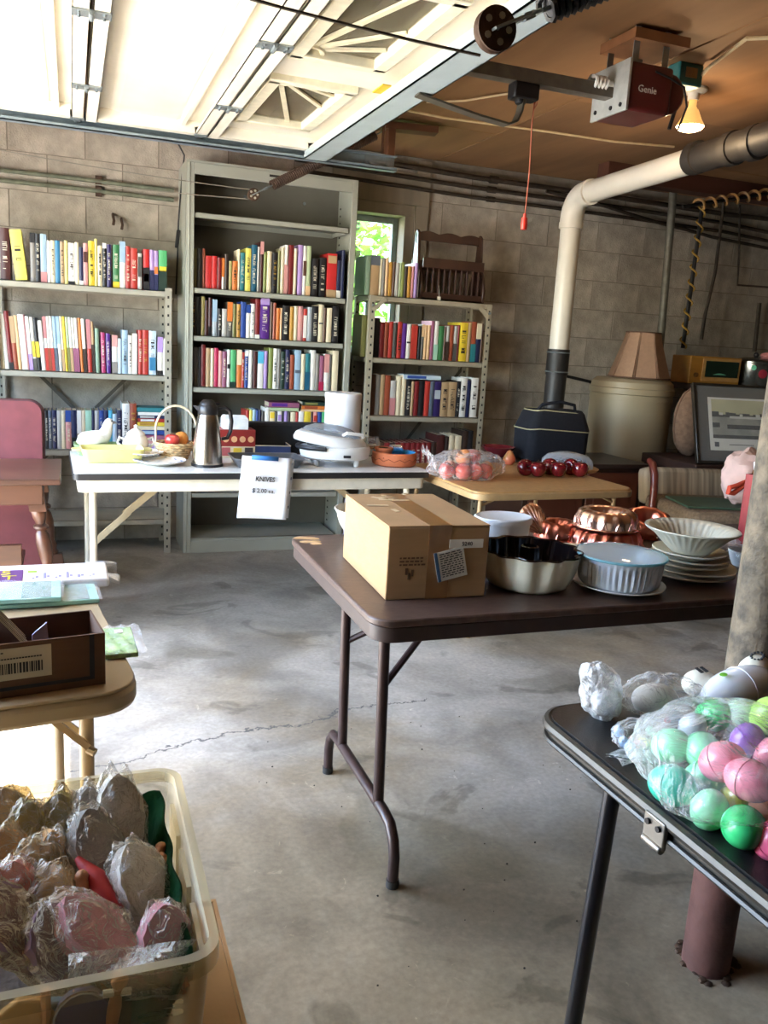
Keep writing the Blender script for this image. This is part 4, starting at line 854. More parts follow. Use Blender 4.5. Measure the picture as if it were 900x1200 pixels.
for i in range(7):
    for k in range(5): a = R(25*k+15); b.tube([(-.18-.11*i, -.013, .15), (-.18-.11*i+.05*math.cos(a), -.015, .15+.08*math.sin(a))], .006, 5)
put('carving', b, oak, dk, kind='stuff')
# ---- folded red card table leaning behind desk
rt = thing('folded_table', 'folded red vinyl card table standing on edge behind the wooden desk', 'table', (-.50, 4.22, .018), rot=(R(-9), 0, 0))
b = MB(); b.X = Matrix.Rotation(R(90), 4, 'X'); b.prism(rrect(.72, .93, .06, 6, 0, .47), 0, .012); put('red_top', b, M('red_vinyl', '#74383a', .45, var=.14, scale=12), rt)
b = MB(); b.X = Matrix.Rotation(R(90), 4, 'X'); b.prism(rrect(.745, .955, .068, 6, 0, .47), -.03, -.001); put('rim', b, M('dark_wood_rim', '#4e2c2c', .5), rt, bevel=.006)
for x in (-.25, .25): b = MB(); b.tube([(x, .037, .1), (x, .037, .84)], .0095, 8); put('folded_leg', b, dm, rt)
# ---- background right: chest, tank, bench, armchair
dark = M('dark_stained_wood', '#37221a', .5, var=.3, scale=6, stretch=(1, 1, .25))
cb = thing('wooden_chest', 'dark brown wooden cabinet below the navy bag against the block wall', 'cabinet', (2.86, 4.16, 0))
b = MB(); b.box(-.44, .37, .0, .45, .04, .655); put('body', b, dark, cb, bevel=.004)
b = MB(); b.box(-.47, .40, -.03, .47, .655, .683); put('top', b, M('dark_top', '#2a1a14', .4, var=.2), cb, bevel=.005)
rw = M('reddish_wood', '#5c3020', .5, var=.3, scale=6, stretch=(1, 1, .25))
for x in (-.225, .155):
    d = put('door', MB().box(x-.18, x+.18, -.018, -.001, .08, .63), rw, cb, bevel=.004); put('door_panel', MB().box(x-.13, x+.13, -.023, -.0185, .13, .58), rw, d, bevel=.004)
    c = MB(); c.ball((x+(.15 if x < 0 else -.15), -.030, .36), .012, 10, 8); put('knob', c, galv, d)
b = MB()
for x in (-.42, .35):
    for y in (.02, .43): b.box(x-.02, x+.02, y-.02, y+.02, 0, .04)
put('feet', b, dark, cb)
# tank
tk = thing('water_tank', 'tall tan cylindrical water tank wearing a lampshade on top', 'tank', (3.60, 4.86, 0))
tank_m = M('tank_jacket', '#a8987a', .5, var=.10, scale=3, stretch=(1, 1, .3))
b = MB(); b.lathe([(.26, .02), (.275, .04), (.275, 1.06), (.285, 1.065), (.285, 1.10), (.275, 1.105), (.27, 1.14), (.24, 1.165), (.0001, 1.17)], 40, cap0=True); put('jacket', b, tank_m, tk)
b = MB(); b.lathe([(.278, 1.02), (.280, 1.03), (.278, 1.04)], 40); b.lathe([(.277, .16), (.279, .17), (.277, .18)], 40); put('seam', b, tank_m, tk)
b = MB().box(-.08, .08, -.29, -.27, .22, .40); put('access_panel', b, M('panel_grey', '#9a917a', .5), tk, bevel=.004)
b = MB(); b.lathe([(.27, 0), (.27, .025)], 32, cap0=True); put('base_ring', b, M('dark_base', '#3a342c', .7), tk)
ls = thing('lampshade', 'panelled tan lampshade with dark trim sitting on top of the tank', 'lampshade', (3.60, 4.80, 1.171))
pan = M('shade_fabric', '#a07e64', .8, var=.08, scale=50, bump=.1)
n = 8; hh = .30
for i in range(n):
    a0, a1 = 2*math.pi*(i+.06)/n, 2*math.pi*(i+.94)/n; b = MB(); prof = [(.205, 0), (.178, .08), (.148, .17), (.125, .24), (.112, hh)]
    b.add([(r_*math.cos(a), r_*math.sin(a), z) for r_, z in prof for a in (a0, a1)], [(2*k, 2*k+1, 2*k+3, 2*k+2) for k in range(4)]); put('shade_panel', b, pan, ls, solid=.003, smooth=False)
b = MB(); tm = M('shade_trim', '#5c4232', .7)
for r_, z in ((.206, .004), (.113, hh)): b.tube([(r_*math.cos(2*math.pi*i/n), r_*math.sin(2*math.pi*i/n), z) for i in range(n)], .0055, 6, closed=True)
put('trim', b, tm, ls)
b = MB()
for i in range(n): a = 2*math.pi*i/n; b.tube([(r_*math.cos(a), r_*math.sin(a), z) for r_, z in [(.205, 0), (.178, .08), (.148, .17), (.125, .24), (.112, hh)]], .003, 5)
put('seam_piping', b, pan, ls)
# workbench
wb = thing('workbench', 'dark workbench against back wall under the radio and metal pot', 'bench', (3.98, 4.72, 0))
b = MB().box(0, 1.7, 0, .58, 1.11, 1.15); put('benchtop', b, dark, wb, bevel=.004)
b = MB().box(.0, 1.7, -.01, .0, 1.03, 1.11); put('front_rail', b, M('bench_rail', '#6a5a44', .7, var=.2), wb)
for x in (.04, 1.6):
    for y in (.04, .5): put('leg', MB().box(x, x+.08, y, y+.06, 0, 1.11), dark, wb)
put('lower_shelf', MB().box(.0, 1.7, .05, .55, .35, .38), dark, wb)
# armchair
am = M('taupe_tweed', '#7c6a56', .95, var=.3, scale=70, bump=.5, bscale=160); stripe = M('striped_tweed', '#7a6c58', .95, var=.35, scale=4, stretch=(9, 1, .05), hex2='#9a8a72')
ac = thing('armchair', 'taupe upholstered armchair with curved reddish wooden arm frames behind copper molds', 'armchair', (3.31, 3.55, 0), rz=R(-10))
b = MB(); b.box(-.30, .33, -.24, .32, .42, .555); put('seat', b, am, ac, bevel=.035)
b = MB(); b.X = Matrix.Translation((0, .30, .5)) @ Matrix.Rotation(R(-14), 4, 'X'); b.box(-.29, .32, 0, .12, 0, .21); put('backrest', b, stripe, ac, bevel=.03)
aw = M('chair_wood', '#6a2e22', .4, var=.25, scale=8, coat=.3)
for x in (-.325, .355):
    b = MB(); b.tube([(x, .16, 0), (x, .16, .40), (x, .165, .60), (x, .18, .68), (x, .215, .735), (x, .26, .75)], [.018, .02, .021, .022, .022, .016], 10); put('arm_frame', b, aw, ac)
    b = MB(); b.tube([(x, .36, .45), (x, .36, .3), (x, .42, 0)], .02, 10); put('leg', b, aw, ac)
b = MB().box(-.33, .36, -.22, .36, .34, .42); put('seat_rail', b, aw, ac, bevel=.006)
# ================================================================ things on the white table
def at(px, py, z): return gz(px, py, z)
wh = M('white_glaze', '#efeadf', .25, var=.03)
yg = M('yellow_glaze', '#dfd98a', .3, var=.06)
def dish(name, label, cat, loc, L, W, H, mat, rz=0, lip=.012, wall=.006):
    b = MB(); pr = [(.0001, 0), (.62, 0), (.74, .01*1), (1.0, H), (1.0+lip/L, H), (1.0, H-.004), (.73, .014), (.0001, .012)]
    b.lathe([(r_*L/2, z) for r_, z in pr], 32, sx=1, sy=W/L); return solo(name, b, mat, label, cat, loc, rz)
p = at(132, 541, wz)
t = thing('baking_dish', 'long pale yellow rectangular baking dish with end handles near table corner', 'dish', (p.x, p.y+.02, wz+.001), rz=R(3))
b = MB()
def tray(L, W, H, th=.006, flare=.02, r=.02):
    b = MB(); o = rrect(L-2*flare, W-2*flare, r, 4); o2 = rrect(L, W, r+.005, 4); i2 = rrect(L-2*th, W-2*th, r, 4); i1 = rrect(L-2*flare-2*th, W-2*flare-2*th, r*.9, 4); N = len(o)
    vs = [(x, y, 0) for x, y in o]+[(x, y, H) for x, y in o2]+[(x, y, H) for x, y in i2]+[(x, y, th) for x, y in i1]
    fs = [tuple(range(N-1, -1, -1))]+[(k*N+i, k*N+(i+1) % N, (k+1)*N+(i+1) % N, (k+1)*N+i) for k in range(3) for i in range(N)]+[tuple(3*N+i for i in range(N))]
    return b.add(vs, fs)
put('bowl', tray(.27, .17, .062), yg, t, bevel=.002)
for s in (-1, 1): b = MB(); b.prism(rrect(.04, .07, .015, 4, s*.15, 0), .048, .056); put('handle', b, yg, t, bevel=.002)
solo('baking_dish', tray(.20, .14, .05), M('pale_green_glaze', '#8fb07a', .35), 'green dish holding the white bird figurine behind yellow dish', 'dish', (.10, 4.085, wz+.001), bevel=.002)
def bird(loc, s, label, rz):
    t = thing('bird_figurine', label, 'figurine', loc, rz=rz); b = MB()
    b.tube([(-.075*s, 0, .045*s), (-.05*s, 0, .05*s), (0, 0, .05*s), (.04*s, 0, .06*s), (.055*s, 0, .09*s), (.06*s, 0, .12*s), (.068*s, 0, .135*s), (.085*s, 0, .13*s)],
           [.006*s, .03*s, .05*s, .04*s, .026*s, .022*s, .024*s, .010*s], 14); b.tube([(-.02*s, 0, 0), (.0, 0, .02*s)], .03*s, 12); put('body', b, wh, t, sub=1)
    b = MB(); b.tube([(.085*s, 0, .13*s), (.102*s, 0, .125*s)], [.008*s, .001], 8); put('beak', b, M('beak_grey', '#a8a49c', .4), t)
    for sd in (-1, 1): b = MB(); b.ball((-.01*s, sd*.042*s, .06*s), (.05*s, .01*s, .026*s), 10, 8); put('wing', b, wh, t)
    b = MB()
    for sd in (-1, 1): b.ball((.074*s, sd*.018*s, .138*s), .0035*s, 8, 6)
    put('eye', b, black_iron, t)
p = gy(107, 520, 4.08); bird((.09, 4.085, wz+.012), 1.05, 'glossy white bird figurine standing in the green dish', R(10))
# white lidded sugar pot with knob
t = thing('sugar_pot', 'white lidded ceramic pot with scrolled handles left of the basket', 'pot', (.275, 4.05, wz+.001)); b = MB()
b.lathe([(.0001, 0), (.03, 0), (.032, .008), (.05, .03), (.058, .055), (.05, .085), (.038, .098), (.0001, .1)], 24); put('body', b, wh, t)
b = MB(); b.lathe([(.042, .098), (.040, .106), (.02, .122), (.008, .128), (.010, .14), (.0001, .146)], 20); put('lid', b, wh, t)
for s in (-1, 1): b = MB(); b.tube([(s*.05, 0, .075), (s*.075, 0, .085), (s*.082, 0, .06), (s*.065, 0, .04), (s*.052, 0, .035)], .006, 8); put('handle', b, wh, t)
# patterned plates
pt = M('plate_pattern', '#e6e4e0', .3, var=.0); 
def plate(t, r_, z0, mat, name='plate_body', rim=True, n=40, fn=None):
    b = MB(); b.lathe([(.0001, z0), (r_*.55, z0), (r_*.62, z0+.004), (r_*.8, z0+.010), (r_, z0+.018), (r_, z0+.021), (r_*.8, z0+.0145), (r_*.6, z0+.008), (.0001, z0+.006)], n, fn=fn); return put(name, b, mat, t)
for i, (px, py, lab) in enumerate(((186, 540, 'blue patterned white plate in front of the wicker basket'), (168, 530, 'scalloped white plate behind the blue patterned plate'))):
    p = at(px, py, wz); t = thing('plate', lab, 'plate', (p.x, p.y+.03+.0*i, wz+.001+.0*i)); 
    if i: t.location = (.285, 3.90, wz+.0235)
    else: t.location = (.36, 3.80, wz+.001)
    plate(t, .115 if not i else .10, 0, wh)
    b = MB(); r = random.Random(i)
    for k in range(34):
        a = r.uniform(0, 6.28); q = (.115 if not i else .10)*r.uniform(.66, .95); c = (q*math.cos(a), q*math.sin(a)); zz = .0075+max(0, q-.068)*.285
        b.box(c[0]-.006, c[0]+.005, c[1]-.003, c[1]+.004, zz-.002, zz+.0022)
    put('printed_pattern', b, M('blue_grey_print', '#8b93a8', .4), t, kind='stuff')
# wicker basket with fruit
wk = M('wicker', '#c9a878', .75, var=.3, scale=60)
p = at(199, 540, wz); B0 = (.44, 3.955, wz+.001)
t = thing('wicker_basket', 'small wicker basket with tall arched handle holding fruit beside the carafe', 'basket', B0)
for k in range(7):
    z = .008+.011*k; r_ = .058+.0045*k; b = MB(); b.tube([((r_+.0028*math.sin(14*a+k*math.pi))*math.cos(a), (r_+.0028*math.sin(14*a+k*math.pi))*math.sin(a), z) for a in [i*math.pi/42 for i in range(84)]], .0058, 5, closed=True); put('woven_strand', b, wk, t)
b = MB(); b.lathe([(.0001, .003), (.06, .003)], 20); put('base', b, wk, t, solid=.004)
b = MB(); b.tube([(-.085, 0, .06)]+[(.008+.093*-math.cos(R(a)), 0, .13+.115*math.sin(R(a))) for a in range(10, 171, 10)]+[(.095, 0, .06)], .005, 8); put('handle', b, M('pale_cane', '#dccaa8', .6, var=.1), t)
def apple(loc, r_, label, m, group=None, st=True, rz=0, tilt=0, parent=None):
    t = thing('apple', label, 'apple', loc, group=group, rot=(tilt, 0, rz)); b = MB()
    b.lathe([(.0001, -.72*r_), (.18*r_, -.80*r_), (.42*r_, -.82*r_), (.75*r_, -.58*r_), (.97*r_, -.1*r_), (.98*r_, .25*r_), (.82*r_, .62*r_), (.5*r_, .8*r_), (.22*r_, .74*r_), (.0001, .52*r_)], 24); put('body', b, m, t, sub=1)
    if st: b = MB(); b.tube([(0, 0, .5*r_), (.05*r_, 0, .8*r_), (.12*r_, 0, 1.0*r_)], .05*r_, 6); put('stem', b, M('stem_brown', '#4a3420', .8), t)
    return t
ar = M('apple_red', '#b02a2e', .25, var=.3, scale=14, coat=.4, hex2='#c4453c')
apple((B0[0]-.012, B0[1]-.012, wz+.088), .036, 'red apple sitting in the wicker basket', ar)
t = thing('orange', 'orange fruit behind the red apple in the wicker basket', 'fruit', (B0[0]+.034, B0[1]+.025, wz+.092)); b = MB(); b.ball((0, 0, 0), .033, 18, 12); put('peel', b, M('orange_peel', '#d98a3a', .5, var=.1, scale=90, bump=.3), t); b = MB(); b.lathe([(.0001, .034), (.004, .0335)], 8); put('stem_scar', b, M('scar_green', '#6a6a3a', .8), t)
# carafe
t = thing('thermal_carafe', 'brushed steel thermal carafe with black lid and handle', 'carafe', (.562, 3.76, wz+.001)); ss = M('brushed_steel', '#c2b6a6', .24, metal=1, var=.06, scale=60, stretch=(1, 1, .02))
b = MB(); b.lathe([(.0001, .006), (.068, .006), (.069, .012), (.067, .03), (.062, .10), (.052, .18), (.043, .225), (.040, .235)], 36); put('body', b, ss, t)
bp_ = M('black_plastic', '#1b1a1c', .35, var=.1)
b = MB(); b.lathe([(.0001, 0), (.071, 0), (.071, .010), (.069, .012)], 36); put('base', b, bp_, t)
b = MB(); b.lathe([(.041, .228), (.044, .232), (.043, .262), (.036, .272)], 30); b.add([(-.03, -.02, .262), (-.068, 0, .268), (-.03, .02, .262), (-.03, -.02, .245), (-.045, 0, .243), (-.03, .02, .245)], [(0, 1, 2), (3, 5, 4), (0, 3, 4, 1), (1, 4, 5, 2)]); put('collar', b, bp_, t)
b = MB(); b.lathe([(.036, .270), (.034, .280), (.022, .292), (.0001, .296)], 24); b.box(.0, .05, -.008, .008, .272, .280); put('lid', b, bp_, t)
b = MB(); b.tube([(.04, 0, .255), (.075, 0, .262), (.098, 0, .245), (.106, 0, .20), (.102, 0, .155), (.088, 0, .125), (.062, 0, .12)], [.008, .009, .009, .009, .009, .009, .008], 10); put('handle', b, bp_, t)
# cartons
t = thing('carton', 'red and yellow toy carton with round character pictures behind the carafe', 'box', (.655, 3.99, wz+.001)); cr = M('carton_red', '#8e2a24', .5, var=.1)
b = MB().box(0, .17, 0, .12, .055, .135); put('upper_body', b, cr, t); b = MB().box(0, .17, 0, .12, 0, .055); put('lower_body', b, M('carton_cream', '#d8cba8', .5, var=.05), t)
b = MB()
for i in range(4): b.X = Matrix.Translation((.028+.04*i, -.001, .09)) @ Matrix.Rotation(R(90), 4, 'X'); b.lathe([(.0001, .001), (.015, .0008)], 14)
put('printed_circle', b, M('print_peach', '#e0a878', .6), t); b = MB()
for x, z, m_ in ((.03, .03, 0), (.085, .028, 1), (.14, .03, 2)): b.mi = m_; b.box(x-.02, x+.02, -.0015, 0, z-.02, z+.02)
put('printed_patch', b, [M('print_rose', '#b05a5a', .6), M('print_yellow', '#d8b83a', .6), M('print_dark', '#3a3030', .6)], t)
t = thing('carton', 'small plain white carton on top of the red toy carton', 'box', (.675, 3.995, wz+.1375)); b = MB(); b.prism([(0, 0), (.115, 0), (.115, .10), (0, .10)], 0, .050); put('body', b, M('white_card', '#e2e6e6', .6), t)
b = MB(); b.add([(0, 0, .05), (.115, 0, .05), (.115, .10, .05), (0, .10, .05), (.01, .03, .066), (.105, .03, .066), (.105, .10, .06), (.01, .10, .06)], [(0, 1, 5, 4), (1, 2, 6, 5), (2, 3, 7, 6), (3, 0, 4, 7), (4, 5, 6, 7)]); put('flap', b, M('white_card', '#e2e6e6', .6), t)
bb = thing('open_box', 'shallow dark blue box with tan inside behind the tray', 'box', (.905, 4.06, wz+.001), rz=R(-3)); b = tray(.20, .14, .06, .005, .001, .004); put('body', b, M('dark_blue_card', '#26365e', .5, var=.2, scale=20), bb); b = MB(); b.box(-.09, .09, -.062, .062, .0065, .045); put('contents', b, M('tan_card', '#b09a78', .7), bb); b = MB(); b.tube([(x, y, .060) for x, y in rrect(.198, .138, .005, 2)], .0025, 5, closed=True); put('rim', b, M('tan_rim', '#c0b090', .6), bb)
tr = thing('roasting_tray', 'dark grey metal roasting tray behind the paper sign', 'tray', (.83, 3.76, wz+.001)); put('pan', tray(.32, .21, .042, .003, .025, .02), M('grey_nonstick', '#5a5c60', .4, metal=.4, var=.1), tr); b = MB(); b.tube([(x, y, .042) for x, y in rrect(.322, .212, .028, 4)], .003, 6, closed=True); put('rolled_rim', b, M('grey_rim', '#6e7074', .35, metal=.5), tr)
b = thing('black_box', 'flat black box standing behind the electric grill', 'box', (1.00, 4.145, wz+.001)); put('body', MB().box(-.19, .23, -.03, .03, 0, .155), M('matte_black', '#0c0c0e', .8), b, bevel=.003); put('lid_edge', MB().box(-.193, .233, -.033, .033, .145, .160), M('matte_black2', '#141416', .7), b, bevel=.002)
# electric grill
eg = thing('electric_grill', 'white oval electric grill with clear domed lid on the white table', 'grill', (1.17, 3.80, wz+.001), rz=R(-8)); eg.scale = (1.12, 1.1, 1.1); wp = M('white_appliance', '#d8d8d6', .3, var=.03)
b = MB(); b.lathe([(.0001, .03), (.13, .028), (.145, .035), (.15, .055), (.152, .075), (.148, .082), (.135, .085), (.0001, .08)], 40, sy=.72); put('base', b, wp, eg)
for x in (-.085, .085):
    for y in (-.05, .05): b = MB(); b.tube([(x, y, 0), (x, y, .032)], [.011, .014], 10); put('foot', b, wp, eg)
b = MB(); b.X = Matrix.Translation((-.02, .02, .085)) @ Matrix.Rotation(R(8), 4, 'Y'); b.lathe([(.155, .0), (.158, .012), (.150, .030), (.128, .046)], 40, sy=.74); put('lid_ring', b, wp, eg, solid=.005)
b = MB(); b.X = Matrix.Translation((-.02, .02, .085)) @ Matrix.Rotation(R(8), 4, 'Y'); b.lathe([(.130, .045), (.115, .062), (.08, .078), (.04, .086), (.0001, .088)], 40, sy=.74); put('lid_dome', b, glass('smoked_dome', '#c4c8cc', .12, .06, .5, '#c8ccd0'), eg)
b = MB(); b.tube([(.02, -.085, .138), (.03, -.105, .150), (.10, -.09, .142), (.105, -.07, .13)], .007, 8); put('lid_handle', b, wp, eg)
b = MB(); b.lathe([(.0001, .084), (.12, .084), (.12, .088), (.0001, .088)], 32, sy=.7); put('hot_plate', b, M('dark_plate', '#2a2c30', .4), eg)
b = MB(); b.tube([(.02, -.112, .05), (.05, -.112, .05)], .006, 8); put('switch', b, bp_, eg)
b = MB(); b.tube([(-.16*math.cos(R(a)), -.115*math.sin(R(a)), .078) for a in range(-40, 80, 10)], .010, 8); put('dark_band', b, bp_, eg)
# canister, jar, chrome masher, terracotta
t = thing('canister', 'plain white cylinder canister standing behind the electric grill', 'canister', (1.29, 4.085, wz+.001)); b = MB(); b.lathe([(.0001, 0), (.088, 0), (.092, .004), (.092, .30)], 40); put('body', b, M('canister_white', '#dfe0e4', .4, var=.03), t); b = MB(); b.lathe([(.094, .292), (.0945, .318), (.091, .323), (.0001, .324)], 40); put('lid', b, M('canister_white', '#dfe0e4', .4), t)
t = thing('glass_jar', 'small glass jar holding white cup beside the white canister', 'jar', (1.455, 4.09, wz+.001)); b = MB(); b.lathe([(.0001, .002), (.04, .002), (.046, .01), (.047, .07), (.04, .085), (.036, .10)], 24); put('jar_body', b, glass('jar_glass', '#dfe4e2', .14, .05, .55), t); b = MB(); b.lathe([(.0001, .006), (.028, .006), (.03, .06), (.0001, .062)], 20); put('white_cup', b, wh, t)
t = thing('chrome_kitchen_tool', 'chrome hand tool lying across the terracotta bowl rim', 'tool', (1.40, 3.86, wz+.068)); ch_ = M('chrome', '#c8c8cc', .12, metal=1, var=.03); b = MB(); b.tube([(-.06, 0, .006), (.08, -.02, .008)], .006, 8); b.tube([(-.06, .03, .006), (.08, .0, .008)], .005, 8); put('arms', b, ch_, t); b = MB(); b.box(.07, .13, -.035, .01, -.004, .022); put('head', b, ch_, t, bevel=.004)
tc_ = M('terracotta', '#b8663e', .75, var=.12, scale=30, bump=.1)
t = thing('terracotta_bowl', 'terracotta bowl with bright blue inside at the right end of white table', 'bowl', (1.475, 3.80, wz+.001)); b = MB(); b.lathe([(.0001, 0), (.095, 0), (.106, .006), (.110, .02), (.110, .06), (.104, .066)], 40); put('bowl', b, tc_, t); b = MB(); b.lathe([(.104, .066), (.098, .06), (.095, .012), (.0001, .010)], 40); put('blue_glaze', b, M('blue_glaze', '#2f7fb0', .3, var=.1), t)
b = MB()
for i in range(26):
    a = i*2*math.pi/26; z = .026+.012*(i % 2); a2 = (i+1)*2*math.pi/26; z2 = .026+.012*((i+1) % 2); b.tube([(.1105*math.cos(a), .1105*math.sin(a), z), (.1105*math.cos(a2), .1105*math.sin(a2), z2)], .0016, 4)
    if i % 4 == 0: b.ball((.1105*math.cos(a), .1105*math.sin(a), .042), .003, 6, 4)
put('incised_zigzag', b, M('terracotta_dark', '#7a3c24', .8), t)
t = thing('terracotta_saucer', 'small terracotta pot stacked inside the blue glazed bowl', 'pot', (1.425, 3.815, wz+.0125)); b = MB(); b.lathe([(.0001, 0), (.03, 0), (.042, .06), (.046, .060), (.046, .072), (.04, .072), (.03, .01), (.0001, .008)], 28); put('pot', b, tc_, t)
# the price sign
P0 = gy(284, 537, wy0-.012); P1 = gy(349, 541, wy0-.012); P2 = gy(279, 610, wy0-.012)
Wp, Hp = .220, .276
sg = thing('price_sign', 'white paper sign in plastic sleeve taped to the white table, reading KNIVES', 'sign', (P0.x+.0, wy0-.012, 0), rot=(R(2), R(3.5), 0)); sg.location.z = P0.z+.012
b = MB(); b.grid(lambda u, v: (Wp*u, -.004*math.sin(u*5+v*2), -Hp*v), 10, 10); put('paper', b, M('sign_paper', '#e9ebf0', .5, var=.03), sg, solid=.0006)
b = MB(); b.grid(lambda u, v: (.012+Wp*u, .006-.003*math.sin(u*5+1), -.004-(Hp-.01)*v), 8, 8); put('back_sheet', b, M('sleeve_sheet', '#cfd3da', .4), sg, solid=.0006)
b = MB()
for i in range(4): b.box(Wp+.003, Wp+.008, .003, .0045, -.03-.065*i, -.018-.065*i)
put('sleeve_holes', b, M('hole_grey', '#5a5c62', .8), sg)
put('tape', MB().grid(lambda u, v: (.040+.118*u, -.0065, .006-.020*v), 2, 2), M('blue_tape', '#2f6fb8', .6), sg, solid=.001)
ik = M('print_black', '#26262a', .7)
text('lettering', 'KNIVES', .029, ik, sg, upright(.108, -.0062, -.098), .0004, .92, .0007)
text('lettering', '$ 2.00 ea.', .027, ik, sg, upright(.105, -.0062, -.150), .0004, .95, .0003)
# things under / behind: cartons beneath card table
t = thing('carton', 'pale printed carton on the floor under the card table end', 'box', (1.56, 4.62, 0)); put('body', MB().box(0, .16, 0, .2, 0, .36), M('pale_violet_card', '#b8b4c8', .6, var=.1), t, bevel=.002); put('printed_band', MB().box(.02, .14, -.002, 0, .28, .33), M('violet_print', '#5a5478', .6), t)

# ================================================================ the brown table's load
bz = TBZ+.001
card = M('cardboard', '#a5835c', .85, var=.07, scale=12, stretch=(1, 1, 4), bump=.08)
bx = thing('cardboard_box', 'large taped brown cardboard box with stickers at end of the brown table', 'box', (.672, 1.735, bz), rz=R(-2.5))
BW, BD, BH = .252, .385, .176
put('body', MB().box(0, BW, 0, BD, 0, BH-.003), card, bx, bevel=.003)
for x0, x1 in ((0, BW/2-.0015), (BW/2+.0015, BW)): put('flap', MB().box(x0, x1, 0, BD, BH-.0028, BH+.0005), card, bx)
tp = M('brown_tape', '#8a6136', .3, var=.1)
b = MB(); b.box(BW/2-.028, BW/2+.028, -.0012, BD, BH+.0006, BH+.0014); b.box(BW/2-.028, BW/2+.028, -.0014, -.0004, 0.0, BH+.001); put('packing_tape', b, tp, bx)
r = random.Random(11); b = MB()
for i in range(9): x, y = .10+r.uniform(-.05, .06), .28+r.uniform(-.1, .1); b.bar((x, y, BH+.0016), (x+r.uniform(-.06, .06), y+r.uniform(-.04, .05), BH+.0018), .014, .0006)
put('torn_tape', b, M('pale_tear', '#c9b08c', .6), bx, kind='stuff')
sk = M('sticker_white', '#dcd8cc', .6, var=.04)
s1 = put('price_sticker', MB().box(.150, .236, -.0026, -.0012, .122, .143), sk, bx); text('lettering', '5240', .014, ik, s1, upright(.195, -.0029, .132), .0003)
s2 = MB(); s2.X = Matrix.Translation((.128, -.0034, .04)) @ Matrix.Rotation(R(-13), 4, 'Y'); s2.box(0, .075, 0, .0012, 0, .072); s2 = put('shipping_label', s2, sk, bx); b = MB(); b.X = Matrix.Translation((.128, -.0036, .04)) @ Matrix.Rotation(R(-13), 4, 'Y'); b.box(0, .008, -.0004, .0002, 0, .072); put('blue_strip', b, M('label_blue', '#3a5a7a', .6), s2)
b = MB(); b.X = Matrix.Translation((.128, -.0040, .04)) @ Matrix.Rotation(R(-13), 4, 'Y')
for i in range(11):
    x = .013; z = .064-.0055*i
    while x < .068: w_ = r.uniform(.004, .012); b.box(x, min(.07, x+w_), -.0003, .0003, z, z+.0022); x += w_+.003
put('printed_lines', b, ik, s2)
b = MB()
for i in range(4):
    x = .03
    while x < .085: w_ = r.uniform(.004, .012); b.box(x, x+w_, -.0006, .0, .098-.008*i, .102-.008*i); x += w_+.003
    if i > 1: break
for q in ((.045, .07), (.052, .058), (.06, .066)): b.box(q[0], q[0]+.006, -.0006, 0, q[1]-.01, q[1]+.006)
put('printed_mark', b, M('faded_print', '#5c4028', .9), bx)
t = thing('mixing_bowl', 'white enamel bowl half hidden behind the large cardboard box', 'bowl', (.812, 2.255, bz)); b = MB(); b.lathe([(.0001, 0), (.05, 0), (.055, .006), (.09, .06), (.102, .10), (.106, .102), (.10, .104), (.085, .06), (.05, .012), (.0001, .008)], 36); put('bowl', b, M('white_enamel', '#dcd6c8', .25, var=.03), t); b = MB(); b.tube([(.104*math.cos(a*.2094), .104*math.sin(a*.2094), .103) for a in range(30)], .003, 6, closed=True); put('rim', b, M('enamel_rim', '#c8c2b4', .3), t)
# white ice-cream tub with lid
t = thing('plastic_tub', 'oval white plastic tub with lid behind the black cream bundt pan', 'tub', (1.215, 2.19, bz)); t.scale = (.66, .66, .72); pw = M('tub_plastic', '#d6dae0', .35, var=.03, sss=.1)
b = MB(); b.lathe([(.0001, 0), (.115, 0), (.12, .005), (.132, .105), (.128, .107)], 40, sy=.8); put('tub', b, pw, t); b = MB(); b.lathe([(.138, .100), (.140, .105), (.139, .122), (.132, .127), (.122, .123), (.0001, .123)], 40, sy=.8); put('lid', b, pw, t); 
# bundt pan
cream_e = M('cream_enamel', '#e4dec8', .28, var=.05, coat=.3); blk = M('black_nonstick', '#140c0e', .18, coat=.5)
fl = lambda a, r_, z: r_*(1+.055*math.cos(12*a)*min(1, .3+z*9))
t = thing('bundt_pan', 'fluted bundt pan, cream outside and glossy black inside, right of the box', 'cake pan', (1.082, 1.80, bz)); b = MB(); b.lathe([(.055, .003), (.088, 0), (.106, .012), (.117, .045), (.121, .085), (.123, .092)], 72, fn=fl); put('outer_shell', b, cream_e, t)
b = MB(); b.lathe([(.1245, .092), (.128, .094), (.127, .097), (.121, .094), (.116, .05), (.098, .016), (.07, .012), (.04, .02), (.026, .06), (.022, .10), (.018, .102), (.015, .05), (.018, .0)], 72, fn=fl); put('nonstick_lining', b, blk, t)
b = MB(); b.tube([(.1285*(1+.05*math.cos(12*i*.0873))*math.cos(i*.0873), .1285*(1+.05*math.cos(12*i*.0873))*math.sin(i*.0873), .0945) for i in range(72)], .0022, 5, closed=True); put('rolled_rim', b, blk, t)
# flat white lid on copper side
t = thing('tray_lid', 'flat white oval platter lying behind the round casserole', 'platter', (1.36, 1.99, bz)); b = MB(); b.lathe([(.0001, 0), (.10, 0), (.115, .006), (.15, .018), (.15, .022), (.112, .010), (.0001, .006)], 40, sy=.8); put('platter', b, M('ivory_ceramic', '#d9d2c0', .3), t)
